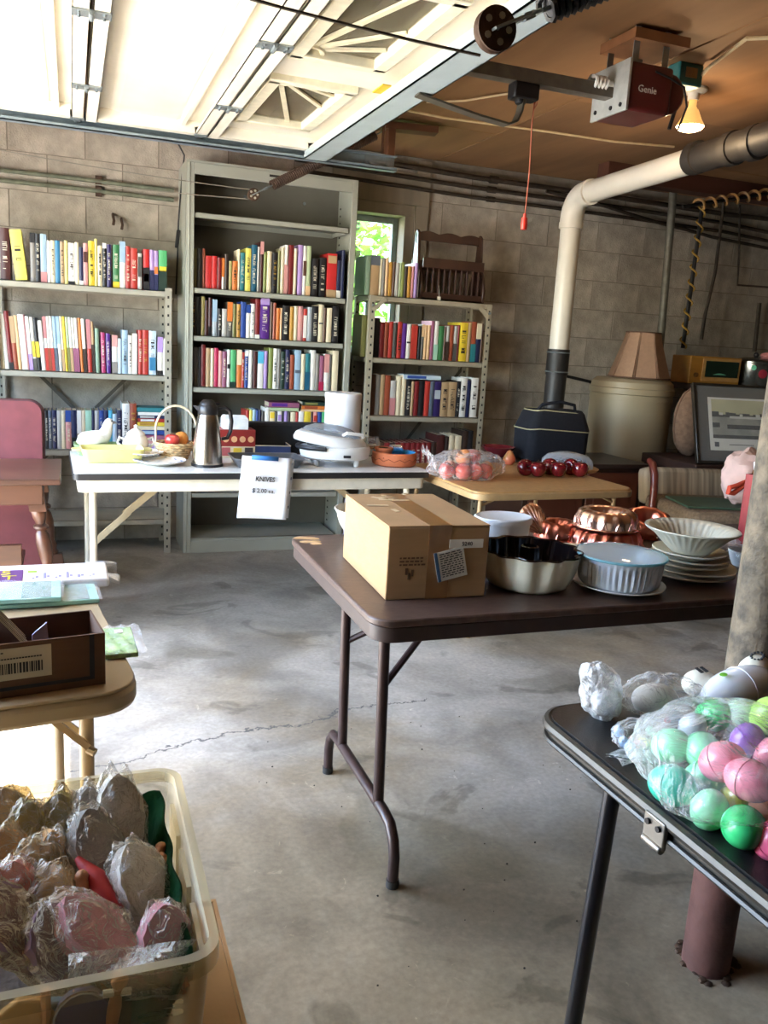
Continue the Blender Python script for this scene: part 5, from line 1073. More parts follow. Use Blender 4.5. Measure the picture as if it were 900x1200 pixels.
# casserole with glass lid on plate
t = thing('plate', 'white rimmed plate under the fluted round casserole', 'plate', (1.305, 1.725, bz)); plate(t, .118, 0, M('white_porcelain', '#d8d8d4', .2, var=.02))
blw = M('bluish_porcelain', '#c2c8d0', .25, var=.03)
fl2 = lambda a, r_, z: r_*(1+(.026*math.cos(44*a) if .012 < z < .068 else 0))
t = thing('casserole', 'round fluted white casserole dish with clear glass lid', 'casserole', (1.305, 1.725, bz+.0095)); b = MB(); b.lathe([(.0001, 0), (.088, 0), (.096, .008), (.099, .013), (.102, .03), (.104, .05), (.105, .066), (.107, .070), (.109, .078), (.104, .080), (.098, .07), (.092, .01), (.0001, .008)], 156, fn=fl2); put('dish', b, blw, t, angle=60)
b = MB(); b.lathe([(.113, .079), (.1135, .083), (.112, .086), (.10, .089), (.06, .094), (.0001, .096)], 48); put('glass_lid', b, glass('lid_glass', '#f4fafa', .08, .03, .6, '#e6f0f2'), t); b = MB(); b.tube([(.113*math.cos(i*.1309), .113*math.sin(i*.1309), .0825) for i in range(48)], .0035, 6, closed=True); put('lid_rim', b, glass('lid_rim_glass', '#8fd0dc', .35, .05, .5, '#a8e4ee'), t)
# stack of plates with fluted bowl
px_, py_ = 1.585, 1.80; zz = bz; ivory = M('ivory_glaze', '#cfc8b4', .28, var=.03)
for i, (r_, lab) in enumerate(((.128, 'lowest and widest ivory plate of the stack beside the casserole'), (.122, 'second ivory plate up in the stack under fluted bowl'), (.108, 'third ivory plate up in the stack under fluted bowl'), (.104, 'fourth ivory plate up in the stack under fluted bowl'), (.098, 'topmost small ivory plate directly under the fluted bowl'))):
    t = thing('plate', lab, 'plate', (px_+.004*math.sin(i*2), py_+.004*math.cos(i*3), zz), group='stack of ivory plates'); plate(t, r_, 0, ivory); b = MB(); b.tube([(r_*math.cos(k*.157), r_*math.sin(k*.157), .0195) for k in range(40)], .0022, 5, closed=True); put('rim', b, ivory, t); zz += .0135
t = thing('serving_bowl', 'wide ivory bowl with fluted inside topping the plate stack', 'bowl', (px_, py_, zz+.001)); fl3 = lambda a, r_, z: r_*(1+.012*math.cos(36*a)*(1 if z > .02 else 0))
b = MB(); b.lathe([(.0001, 0), (.05, 0), (.054, .004), (.082, .03), (.10, .05), (.123, .064), (.125, .067), (.121, .069), (.098, .056), (.078, .034), (.05, .010), (.0001, .008)], 144, fn=lambda a, r_, z: r_*(1+.022*math.cos(36*a)*(1 if (.03 < z < .066) else 0))); put('bowl', b, ivory, t, angle=70)
b = MB(); b.tube([(.124*math.cos(k*.105), .124*math.sin(k*.105), .067) for k in range(60)], .0022, 6, closed=True); put('rim', b, ivory, t)
# copper molds
cu = M('copper', '#f2c6b4', .27, metal=1, var=.10, scale=20); cur = M('red_copper', '#d08070', .28, metal=1, var=.15, scale=20)
t = thing('copper_mold', 'scallop shell copper mold standing on edge left of the copper ring', 'mold', (1.375, 2.285, bz), rot=(R(-12), 0, R(10)))
b = MB()
def shell(u, v):
    a = math.pi*(u*.92+.04); rr = .065*v; rid = 1+.0*u; z = .058+rr*math.sin(a)*1.0 if False else 0
    x = -math.cos(a*1.0)*rr*1.0; zz_ = .006+rr*1.55*math.sin(a)**.8 if v > 0 else .006
    return (x, -.045*math.cos(v*1.45)*(1+.16*math.cos(u*math.pi*22)*v)+.0, zz_)
b.grid(shell, 88, 10); put('shell', b, cu, t, solid=.0015, angle=70)
fl4 = lambda a, r_, z: r_*(1+.03*math.cos(16*a))
def ringmold(loc, R0, H, mat, label, n=16, rot=None, fr=.05):
    t = thing('copper_mold', label, 'mold', loc, rot=rot or (0, 0, 0)); f = lambda a, r_, z: r_*(1+fr*math.cos(n*a)*(.25+min(1, z/H)*.75)*(1 if r_ > R0*.5 else .2))
    b = MB(); b.lathe([(R0*1.06, 0), (R0*1.06, .004), (R0, .005), (R0*.98, H*.45), (R0*.90, H*.82), (R0*.74, H), (R0*.55, H*.95), (R0*.42, H*.7), (R0*.36, H*.3), (R0*.3, H*.28), (.0001, H*.3)], n*8, fn=f); put('mold', b, mat, t, angle=70)
    b = MB()
    for i in range(n): a = 2*math.pi*i/n; b.tube([(R0*1.0*math.cos(a+k*.5/n*2), R0*1.0*math.sin(a+k*.5/n*2), H*(.12+.34*math.sin((k+1)*math.pi/2))) for k in (-1, -.5, 0, .5, 1)], R0*.03, 5)
    put('embossing', b, mat, t, kind='stuff'); b = MB(); b.tube([(R0*1.06*math.cos(k*.1309), R0*1.06*math.sin(k*.1309), .003) for k in range(48)], .003, 6, closed=True); put('rolled_rim', b, mat, t); return t
ringmold((1.57, 2.17, bz), .115, .052, cur, 'red copper mold with berry pattern under the bright copper ring', 18)
ringmold((1.575, 2.175, bz+.054), .098, .055, cu, 'bright pinkish copper ring mold stacked on the red one', 14)
ringmold((1.455, 2.26, bz), .07, .055, cur, 'small red copper mold behind the scallop shell mold', 12)
t = ringmold((1.80, 2.26, bz+.02), .085, .05, cur, 'red copper mold tipped up between tank and plate stack', 10, rot=(R(18), R(-8), 0))
# clear bags
def wrinkled(seed, amp=.16, f=2.6):
    o = Vector((seed*3.1, seed*1.7, seed*.9))
    return lambda v: 1+amp*(noise.noise(v*f+o)+.5*abs(noise.noise(v*f*2.3+o)))
film = glass('clear_film', '#ffffff', .07, .10, .5, '#ffffff', .8, 22)
t = thing('plastic_bag', 'crumpled clear plastic bag lying behind the fluted ivory bowl', 'bag', (1.83, 2.04, bz)); b = MB(); b.ball((0, 0, .03), (.13, .09, .036), 40, 24, wrinkled(3, .3)); put('film', b, film, t); b = MB(); b.ball((.03, .0, .024), (.06, .04, .018), 16, 10, wrinkled(4, .2)); put('pink_contents', b, M('pale_pink', '#c8a09a', .5), t)
t = thing('glass_dish', 'small clear glass dish beside the white bag handles', 'dish', (1.86, 1.86, bz)); b = MB(); b.lathe([(.0001, .002), (.045, .002), (.05, .01), (.06, .045)], 24); put('dish', b, glass('dish_glass', '#dfe8ea', .12, .04, .6), t, solid=.003); b = MB(); b.tube([(.06*math.cos(k*.26), .06*math.sin(k*.26), .045) for k in range(24)], .0028, 6, closed=True); put('rim', b, glass('dish_glass', '#dfe8ea', .12, .04, .6), t)
# red gift bag with white cord handles
t = thing('gift_bag', 'red paper gift bag with white cord handles beside the column', 'bag', tuple(gz(888, 643, bz)), rz=R(4)); rp_ = M('red_paper', '#8e1c20', .45, var=.1)
b = MB(); b.box(0, .19, 0, .09, 0, .003); b.box(0, .002, 0, .09, 0, .23); b.box(.188, .19, 0, .09, 0, .23); b.box(0, .19, 0, .002, 0, .23); b.box(0, .19, .088, .09, 0, .23); put('bag_body', b, rp_, t)
for y in (-.004, .094): b = MB(); b.tube([(.02, y, .16), (-.004, y-.006, .12), (-.022, y-.012, .06), (-.02, y-.012, .02)] if y < 0 else [(.05, y, .22), (.06, y+.02, .26), (.12, y+.02, .26), (.14, y, .22)], .0055, 8); put('cord_handle', b, M('white_cord', '#dcdce4', .6), t)
b = MB(); b.tube([(.03, -.006, .17), (.012, -.012, .09), (.014, -.010, .03)], .0055, 8); put('cord_handle', b, M('white_cord', '#dcdce4', .6), t)
b = MB(); b.ball((.01, -.008, .165), (.016, .01, .01), 10, 8); put('blue_knot', b, M('blue_ribbon', '#4a5aa8', .5), t)
# ================================================================ card table load
ctz = cz+.001
dka = M('dark_apple', '#5e1018', .16, var=.25, scale=8, coat=.8, hex2='#7a1820')
for i, (px, py, yo) in enumerate([(611, 552, .0), (626, 554, -.06), (640, 550, .03), (650, 555, -.06), (665, 551, .03), (675, 555, -.06)]):
    p = gy(px, py, 3.66+yo*.8); apple((p.x+.02, p.y, ctz+.039), .046, 'glossy dark red apple, %s from the left in the row on the card table' % ORD[i], dka, 'dark red apples on the card table', rz=i*1.3, tilt=R([70, 0, 60, 0, 80, 0][i]))
pb = gz(545, 562, ctz); bagc = Vector((pb.x, pb.y+.02, ctz))
mixr = [M('apple_blush', '#b8303c', .25, var=.4, scale=10, coat=.3, hex2='#d06a5a'), M('apple_gold', '#d0a45a', .3, var=.2, scale=10, hex2='#c8604a')]
k = 0
for dx, dy, dz, m_ in ((-.09, .0, .04, 0), (-.02, -.03, .04, 0), (.05, -.02, .04, 0), (.11, .0, .038, 0), (-.05, .06, .042, 1), (.02, .05, .042, 0), (.08, .06, .04, 0), (.0, .01, .10, 1), (.05, .02, .105, 0), (.14, .05, .038, 1)):
    k += 1; apple(tuple(bagc+Vector((dx, dy, dz))), .042, '%s apple, %s from the left end inside the clear plastic bag' % (('red', 'yellowish')[m_], ORD[k-1]), mixr[m_], 'apples in the clear bag', rz=k, tilt=k*.7)
t = thing('plastic_bag', 'clear plastic bag full of red apples on the card table', 'bag', tuple(bagc+Vector((.01, .02, .06)))); bf = glass('bag_film', '#fbf4f4', .03, .08, .55, '#ffffff', 1.0, 16)
b = MB(); wf = wrinkled(8, .16); b.ball((.01, 0, 0), (.19, .125, .075), 64, 36, wf); put('film', b, bf, t); b = MB(); b.grid(lambda u, v: (-.16-.05*u, -.05+.10*v+.01*math.sin(u*9), .00+.085*u+.012*math.sin(v*14+u*4)), 12, 16); put('gathered_neck', b, bf, t)
p = gz(650, 540, ctz); t = thing('cake_dome', 'clear plastic dome on a tray behind the dark apples', 'dome', (p.x-.10, 3.86, ctz)); b = MB(); b.lathe([(.0001, 0), (.16, 0), (.17, .012), (.165, .014), (.0001, .01)], 36); put('tray', b, M('tan_tray', '#b8925e', .5, var=.1), t); b = MB(); b.lathe([(.14, .013), (.135, .05), (.11, .075), (.05, .09), (.0001, .092)], 36); put('dome', b, glass('dome_film', '#e6ecf0', .14, .06, .6, '#eef4fa', .5, 14), t)
p = gz(596, 543, ctz); t = thing('fruit', 'yellow red pear beside the bag of apples', 'fruit', (p.x-.02, p.y-.04, ctz+.03)); b = MB(); b.lathe([(.0001, -.03), (.02, -.029), (.034, -.012), (.034, .006), (.022, .028), (.014, .042), (.0001, .05)], 18); b.X = None; put('body', b, mixr[1], t); b = MB(); b.tube([(0, 0, .048), (.003, 0, .062)], .002, 5); put('stem', b, M('stem_brown', '#4a3420', .8), t)
p = gz(575, 531, ctz); t = thing('bowl', 'dark red bowl behind the bag of apples', 'bowl', (p.x-.02, p.y-.12, ctz)); b = MB(); b.lathe([(.0001, 0), (.05, 0), (.09, .04), (.10, .055), (.095, .056), (.05, .012), (.0001, .01)], 28); put('bowl', b, M('dark_red_glaze', '#6a1a24', .25, coat=.4), t); b = MB(); b.tube([(.0985*math.cos(k*.26), .0985*math.sin(k*.26), .056) for k in range(24)], .0028, 6, closed=True); put('rim', b, M('dark_red_glaze', '#6a1a24', .25), t)

# ================================================================ background right
nv = M('navy_fabric', '#14161f', .85, var=.2, scale=60, bump=.2)
t = thing('shoulder_bag', 'navy insulated bag with pale piping standing on the dark cabinet', 'bag', (2.47, 4.20, .685)); t.scale = (.98, .95, .95); o = rrect(.42, .24, .06, 5, .21, .14)
b = MB(); N = len(o); cx, cy = .21, .14
rings = [(0, .96), (.02, 1.0), (.17, 1.02), (.19, 1.03), (.21, 1.0), (.29, .86), (.31, .78)]
vs = [(cx+(x-cx)*s, cy+(y-cy)*s, z) for z, s in rings for x, y in o]; b.add(vs, [(k*N+i, k*N+(i+1) % N, (k+1)*N+(i+1) % N, (k+1)*N+i) for k in range(len(rings)-1) for i in range(N)]+[tuple(range(N-1, -1, -1)), tuple((len(rings)-1)*N+i for i in range(N))]); put('body', b, nv, t)
pp = M('pale_piping', '#b8b08a', .6)
for z, s in ((.192, 1.035), (.305, .80)): b = MB(); b.tube([(cx+(x-cx)*s, cy+(y-cy)*s, z+.012*math.sin(x*11)) for x, y in o], .004, 6, closed=True); put('piping', b, pp, t)
b = MB(); b.tube([(.06, .10, .29), (.09, .07, .345), (.20, .05, .365), (.31, .07, .345), (.34, .10, .29)], .010, 8); put('handle', b, nv, t); b = MB().box(.24, .27, .030, .034, .225, .245); put('tag', b, M('tag_white', '#c8c8c8', .6), t)
t = thing('clock_radio', 'wooden cased clock radio with green display standing on the workbench', 'radio', (4.02, 4.80, 1.151)); wr = M('radio_wood', '#a5742e', .45, var=.2, scale=8, stretch=(.3, 1, 2))
W_, H_ = .44, .19
b = MB(); b.box(0, W_, 0, .2, 0, H_); put('case', b, wr, t, bevel=.006); b = MB(); b.box(.10, W_-.012, -.008, -.001, .02, H_-.012); put('front_bezel', b, M('bezel_tan', '#b58a4e', .5, var=.1), t, bevel=.002); put('display', MB().box(.125, W_-.03, -.012, -.008, .05, H_-.03), M('green_display', '#0a2416', .12, var=.1, coat=.6), t)
b = MB(); b.tube([(.02+.03, -.015, .06), (.05, 0, .06)], .016, 14); put('knob', b, M('knob_brown', '#6a4820', .4), t)
b = MB(); b.grid(lambda u, v: (.19+.12*u, -.0122, .066+.012*v*math.sin(u*3.14)), 8, 2); put('dial_marks', b, M('dial_mint', '#6ab08a', .5), t)
t = thing('stock_pot', 'metal pot with round red mark standing beside the radio on bench', 'pot', (4.66, 4.88, 1.151)); pm = M('pot_metal', '#8a8a84', .25, metal=.9, var=.1)
b = MB(); b.lathe([(.0001, 0), (.155, 0), (.16, .006), (.16, .16), (.165, .165), (.165, .172), (.155, .172)], 36); put('pot', b, pm, t); b = MB(); b.lathe([(.163, .172), (.15, .185), (.08, .20), (.0001, .205)], 36); put('lid', b, pm, t); b = MB(); b.ball((0, 0, .22), .02, 12, 8); put('knob', b, bp_, t)
b = MB(); b.X = Matrix.Rotation(R(-112), 4, 'Z') @ Matrix.Translation((.161, 0, .09)) @ Matrix.Rotation(R(90), 4, 'Y'); b.lathe([(.0001, .004), (.03, .003), (.032, 0)], 16); put('red_mark', b, M('red_badge', '#8a2030', .5), t)
b = MB(); b.X = Matrix.Rotation(R(-135), 4, 'Z') @ Matrix.Translation((.161, 0, .13)) @ Matrix.Rotation(R(90), 4, 'Y'); b.lathe([(.0001, .003), (.016, .002), (.018, 0)], 12); put('green_mark', b, M('green_badge', '#5ab08a', .5), t)
t = thing('pink_cloth', 'pink folded cloth lying on the metal pot lid', 'cloth', (4.70, 4.79, 1.365)); b = MB(); b.ball((0, 0, .0), (.075, .05, .028), 20, 12, wrinkled(6, .25)); put('cloth_fold', b, M('pink_cloth', '#c07a7a', .9, var=.15, bump=.2), t)
# framed picture leaning
A, B, D = gy(816, 543, 4.06), gy(833, 453, 4.20), gy(876, 557, 4.02)
ux = Vector((.985, -.16, 0)).normalized(); up_ = (B-A); up_ = (up_-ux*up_.dot(ux)).normalized(); H_ = (B-A).length; W_ = .62
nrm = ux.cross(up_)
fr = thing('framed_picture', 'black framed landscape print with grey mat leaning at right edge', 'picture', tuple(A)); fr.rotation_euler = Matrix((ux, up_, nrm)).transposed().to_euler()
b = MB(); w = .016
for q in ((0, W_, 0, w), (0, W_, H_-w, H_), (0, w, w, H_-w), (W_-w, W_, w, H_-w)): b.box(q[0], q[1], q[2], q[3], -.012, .016)
put('frame', b, M('black_gilt_frame', '#241e18', .35, var=.2, coat=.4), fr, bevel=.003)
put('mat_board', MB().box(w, W_-w, w, H_-w, -.006, .002), M('grey_mat', '#47433c', .8, var=.05), fr)
m0, m1, n0, n1 = .10, W_-.10, .085, H_-.085
put('white_border', MB().box(m0, m1, n0, n1, .0021, .0034), M('print_white', '#c8c6be', .7, var=.03), fr)
c0, c1, d0, d1 = m0+.022, m1-.022, n0+.075, n1-.012; ph = d1-d0
pic = MB(); pic.box(c0, c1, d0+ph*.62, d1, .0035, .0042); pic.mi = 1; pic.box(c0, c1, d0, d0+ph*.62, .0035, .0042); pic.mi = 2
r = random.Random(2)
for i in range(16): x = c0+(c1-c0)*i/16; pic.box(x, x+(c1-c0)/16, d0+ph*.55, d0+ph*(.60+.09*r.random()), .0042, .0046)
pic.box(c0, c0+.05, d0+ph*.28, d0+ph*.40, .0042, .0047); pic.box(c0, c1, d0, d0+ph*.09, .0042, .0047); pic.box(c0+.10, c1, d0+ph*.25, d0+ph*.36, .0042, .0047); pic.mi = 3
for x, z, w_ in ((.05, .60, .025), (.19, .58, .02), (.30, .58, .03), (.12, .52, .3)): pic.box(c0+x, min(c1, c0+x+w_), d0+ph*z, d0+ph*(z+.06), .0046, .0050)
put('print', pic, [M('print_sky', '#a8a484', .7, var=.1, scale=8), M('print_field', '#86857c', .7, var=.2, scale=12), M('print_trees', '#3a3a38', .7, var=.3, scale=30), M('print_buildings', '#b8b6ac', .7)], fr, smooth=False)
b = MB().box(m0+.03, m0+.06, n0+.022, n0+.052, .0035, .004); put('print_stamp', b, M('stamp_grey', '#4a4a4c', .7), fr); b = MB()
for i in range(14): x = m0+.13+.012*i; b.box(x, x+.009, n0+.034, n0+.040, .0035, .0039)
put('caption_marks', b, M('stamp_grey', '#4a4a4c', .7), fr)
put('glazing', MB().box(w, W_-w, w, H_-w, .008, .0095), glass('picture_glass', base=.015, edge=.2, rough=.03), fr)
trk = thing('storage_chest', 'dark wooden chest carrying the leaning picture behind the armchair', 'chest', (3.52, 4.03, 0)); put('body', MB().box(0, .82, .0, .50, 0, .64), M('dark_stained_wood', '#37221a'), trk, bevel=.005); put('lid', MB().box(-.015, .835, -.012, .515, .641, .70), M('dark_stained_wood', '#37221a'), trk, bevel=.006)
t = thing('cushion', 'brownish rounded cushion squeezed behind the leaning picture', 'cushion', (3.74, 4.38, .925)); b = MB(); b.ball((0, 0, 0), (.14, .08, .22), 20, 14, wrinkled(9, .08)); put('cover', b, M('brown_plush', '#7a5e4a', .95, var=.2, scale=40, bump=.4), t); b = MB(); b.tube([(.14*math.cos(k*.2618), 0, .22*math.sin(k*.2618)) for k in range(24)], .006, 6, closed=True); put('piping', b, M('brown_plush2', '#6a4e3c', .95), t)
solo('folder', MB().box(-.22, .24, -.16, .14, 0, .012), M('green_folder', '#3e5440', .6, var=.1), 'dark green folder lying flat on the armchair seat', 'folder', (3.26, 3.56, .558), rz=R(-16), bevel=.003)
t = thing('cloth_sack', 'pink and white cloth sack with brown stuffing and orange loop', 'sack', (3.16, 3.30, .572)); t.location = (3.36, 3.46, .572)
b = MB(); b.ball((0, 0, .15), (.14, .10, .15), 32, 20, wrinkled(12, .22)); put('sack', b, M('pinkish_white_cloth', '#d8b8b0', .9, var=.15, scale=9, bump=.2), t); b = MB(); b.ball((-.015, -.095, .14), (.07, .035, .075), 20, 14, wrinkled(13, .3)); put('brown_stuffing', b, M('brown_satin', '#7a4a22', .45, var=.3, scale=20), t)
b = MB(); b.tube([(-.10, -.09, .14), (-.15, -.10, .125), (-.20, -.10, .115), (-.205, -.10, .09), (-.17, -.10, .085), (-.12, -.10, .12)], .014, 8, closed=True); put('orange_loop', b, M('orange_fabric', '#d04a30', .7), t)

# ================================================================ left beige table load
T7 = Matrix.Rotation(R(7), 3, 'Z'); LTO = Vector((.105, 1.405, lz+.001))
def on_left(x, y, z=0): return tuple(LTO+T7 @ Vector((x, y, z)))
kb = M('dark_cardboard', '#5e4330', .85, var=.1, scale=10, stretch=(1, 1, 5), bump=.08)
t = thing('cardboard_box', 'open low cardboard box with barcode label on the beige table', 'box', on_left(-.27, .03), rz=R(9)); W_, D_, H_ = .215, .13, .093
b = MB(); b.box(0, W_, 0, D_, 0, .003); put('bottom', b, kb, t)
for nm, q in (('front_panel', (0, W_, 0, .0035)), ('back_panel', (0, W_, D_-.0035, D_)), ('side_panel', (0, .0035, .0035, D_-.0035)), ('side_panel', (W_-.0035, W_, .0035, D_-.0035))): put(nm, MB().box(*q, .003, H_), kb, t)
lab = put('barcode_label', MB().box(.02, .128, -.0008, 0, .03, .085), M('label_cream', '#b8ae9a', .7, var=.05), t); b = MB(); x = .024; r = random.Random(21)
while x < .115: w_ = r.choice((.0012, .0022, .0034)); b.box(x, x+w_, -.0014, -.0007, .041, .059); x += w_+r.choice((.0012, .002))
for z, k in ((.066, 20), (.077, 7), (.036, 5)):
    for i in range(k): b.box(.024+.0045*i, .0275+.0045*i, -.0014, -.0007, z, z+.0022)
put('barcode', b, ik, lab); b = MB(); b.box(W_-.026, W_-.018, -.0008, 0, .012, H_); b.box(.0, W_-.018, -.0008, 0, .012, .018); put('black_line', b, M('print_black', '#26262a', .7), t)
def upin(x, y, z): v = Vector(on_left(-.27, .03)); return tuple(v+Matrix.Rotation(R(9), 3, 'Z') @ Vector((x, y, z)))
for i in range(7):
    t = thing('card', 'grey edged greeting card leaning in the open carton, %s from the front' % ORD[i], 'card', upin(.02, .018+.014*i, .005), group='cards leaning in the open carton', rot=(R(-8), R(-38), R(9)))
    put('sheet', MB().box(0, .10, 0, .004, 0, .105), M('card_%d' % (i % 3), ['#6e5e66', '#8a8078', '#4e4850'][i % 3], .6, var=.1), t); put('pale_edge', MB().box(-.0005, .1005, .0012, .0028, .0, .1056), paper, t)
b = MB(); b.add([(0, 0, 0), (.03, 0, 0), (.024, .004, .10), (0, .004, .08), (0, .005, 0), (.03, .005, 0), (.024, .008, .10), (0, .008, .08)], [(0, 1, 2, 3), (7, 6, 5, 4), (1, 5, 6, 2), (3, 2, 6, 7), (0, 3, 7, 4)]); solo('envelope', b, M('violet_envelope', '#a8a0cc', .6), 'pale violet envelope corner sticking up inside the open carton', 'envelope', upin(.105, .05, .004), rz=R(9), smooth=False)
gf = M('green_print_packet', '#6a9a5a', .4, var=.3, scale=30, hex2='#a0c080')
t = thing('packet', 'green paper packet in clear wrap right of the open carton', 'packet', (.049, 1.545, lz+.001), rz=R(2)); put('packet_sheet', MB().box(0, .060, 0, .145, 0, .010), gf, t, bevel=.002); put('sticker', MB().box(.026, .042, .11, .13, .0101, .0112), sk, t); b = MB(); b.grid(lambda u, v: (-.003+.078*u, -.008+.16*v, .0125+.003*math.sin(u*20+v*9)+.002*math.sin(v*31)), 14, 14); put('clear_wrap', b, glass('wrap_film', '#ffffff', .03, .1, .3, '#ffffff', .4, 30), t)
teal_p = M('aqua_print', '#7fb8b4', .45, var=.12, scale=7, hex2='#9accc6')
for i, (x, y, z, rz_, lab) in enumerate(((-.25, 1.865, 0, 4, 'lower aqua printed packet in clear wrap behind the open carton'), (-.31, 1.862, .0145, 1, 'upper aqua printed packet overlapping the one below behind carton'))):
    t = thing('packet', lab, 'packet', (x, y, lz+.001+z), rz=R(rz_)); L = .30-.02*i; put('packet_sheet', MB().box(0, L, 0, .13, 0, .010), teal_p, t, bevel=.002); b = MB(); b.grid(lambda u, v: (-.006+(L+.012)*u, -.006+.142*v, .0125+.002*math.sin(u*23+v*7)), 14, 8); put('clear_wrap', b, glass('wrap_film', '#ffffff', .03, .1, .3, '#ffffff', .4, 30), t)
    put('grey_panel', MB().box(L-.08, L-.02, .005, .125, .0101, .011), M('grey_green_print', '#6e8a84', .5, var=.2), t)
t = thing('banner_packet', 'long white banner packet with purple and yellow print at the table back', 'packet', (-.46, 1.995, lz+.001), rz=R(1)); wpz = M('white_packet', '#e4e4e6', .4, var=.03); L = .535
b = MB(); b.box(0, L, 0, .15, 0, .022); put('packet_body', b, wpz, t, bevel=.006)
pn = put('purple_panel', MB().box(.25, .345, .006, .10, .0222, .0232), M('purple_print', '#5a2a6e', .5, var=.1), t)
for i, s in enumerate(('85', 'NT')): text('lettering', s, .045, M('yellow_print', '#d8c832', .5), pn, Matrix.Translation((.295, .075-.04*i, .0235)), .0004, 1.2)
b = MB(); r = random.Random(31)
for i in range(6): x = .365+.025*i; b.box(x, x+.006, .02, .02+.012*r.randint(1, 4), .0222, .0228); b.box(x+.008, x+.014, .03, .045, .0222, .0228)
put('printed_marks', b, M('grey_violet_print', '#8a84a0', .6), t); b = MB(); b.box(.355, .375, .075, .09, .0222, .0228); put('green_mark', b, M('green_print', '#9ab83a', .5), t)
b = MB(); b.grid(lambda u, v: (L-.05+.075*u, -.005+.16*v, .024+.016*u*math.sin(v*9)-.018*u*u), 8, 14); put('clear_wrap', b, glass('wrap_film', '#ffffff', .03, .1, .3, '#ffffff', .4, 30), t)

# ================================================================ storage bin of bagged cutters in the left foreground
BZ0, BZ1 = .425, .70; BX1, BY0, BY1 = .138, .755, 1.160; BX0 = -.46
t = thing('cardboard_box', 'brown cardboard carton on the floor supporting the clear storage bin', 'box', (0, 0, 0))
for nm, q in (('side_panel', (.200, .206, .62, 1.215)), ('side_panel', (-.56, -.554, .62, 1.215)), ('back_panel', (-.554, .200, 1.209, 1.215)), ('front_panel', (-.554, .200, .62, .626))): put(nm, MB().box(*q, 0, .424), card, t)
put('top_panel', MB().box(-.553, .199, .627, 1.208, .40, .421), card, t)
bn = thing('storage_bin', 'clear plastic storage bin full of bagged cookie cutters in the foreground', 'bin', ((BX0+BX1)/2, (BY0+BY1)/2, BZ0)); W_, D_, H_ = BX1-BX0, BY1-BY0, BZ1-BZ0
poly = glass('frosted_plastic', '#f0ebdc', .24, .35, .25, '#d8d0b8', .15, 6)
def shellbox(W1, D1, W2, D2, z0, z1, r1, th):
    b = MB(); a = rrect(W1, D1, r1, 5); c = rrect(W2, D2, r1, 5); N = len(a); vs = [(x, y, z0) for x, y in a]+[(x, y, z1) for x, y in c]; b.add(vs, [(i, (i+1) % N, N+(i+1) % N, N+i) for i in range(N)]); return b
b = shellbox(W_-.05, D_-.05, W_-.016, D_-.016, .004, H_-.012, .03, .002); o = rrect(W_-.05, D_-.05, .03, 5); N = len(o); b.f.append(list(range(N-1, -1, -1))); b.m.append(0); put('walls', b, poly, bn)
rimm = glass('rim_plastic', '#f2ecd8', .22, .3, .35, '#e0d6b8')
b = MB(); o = rrect(W_, D_, .035, 6); i_ = rrect(W_-.020, D_-.020, .03, 6); N = len(o)
vs = [(x, y, H_-.022) for x, y in o]+[(x, y, H_) for x, y in o]+[(x, y, H_+.001) for x, y in i_]+[(x, y, H_-.012) for x, y in i_]; b.add(vs, [(k*N+i, k*N+(i+1) % N, (k+1)*N+(i+1) % N, (k+1)*N+i) for k in range(3) for i in range(N)]); put('rim', b, rimm, bn)
b = MB()
for y in (-.11, 0, .11): b.box(W_/2-.018, W_/2-.012, y-.04, y+.04, H_-.09, H_-.03)
put('side_ribs', b, rimm, bn)
cl = M('green_velvet', '#072a12', .95, var=.3, scale=20, bump=.3, spec=.1)
def drape(u, v):
    x = BX1-.022-.24*u; y = BY1-.018-.34*v
    e = min(1, min(u*4.5, 1)*min(v*7, 1)); return (x-.006+.0025*math.sin(v*22), y-.004+.004*math.sin(u*25), BZ1-.030-.15*e+.005*math.sin(u*17+1)*math.cos(v*9))
b = MB(); b.grid(drape, 30, 40); solo('green_cloth', b, cl, 'dark green velvet cloth lining the back corner of the bin', 'cloth', solid=.004)
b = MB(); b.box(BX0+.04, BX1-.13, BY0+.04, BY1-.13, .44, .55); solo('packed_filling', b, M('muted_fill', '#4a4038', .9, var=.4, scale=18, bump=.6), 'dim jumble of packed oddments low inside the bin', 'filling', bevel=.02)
cut_f = [glass('cutter_bag', '#efe6d2', .24, .22, .35, '#dccfb4', 1.0, 34), glass('cutter_bag_clear', '#ffffff', .17, .2, .4, '#e8e0ce', 1.0, 38)]
PAL = dict(grey=M('grey_felt', '#8a847c', .9, var=.2, scale=30), white=M('white_felt', '#c8c2b4', .9, var=.15, scale=30), olive=M('olive_felt', '#8a8450', .9, var=.2), pink=M('pink_felt', '#b0787a', .9, var=.2), tan=M('tan_felt', '#a8804e', .9, var=.2), beige=M('beige_felt', '#b8a07a', .9, var=.2), red=M('red_felt', '#a01c1c', .6, var=.2), mauve=M('mauve_felt', '#6a5560', .9, var=.2), wood=M('peg_wood', '#a06a3e', .6, var=.2), blue=M('blue_felt', '#5a7a96', .9, var=.2), rose=M('rust_rose', '#a85a4a', .8, var=.3))
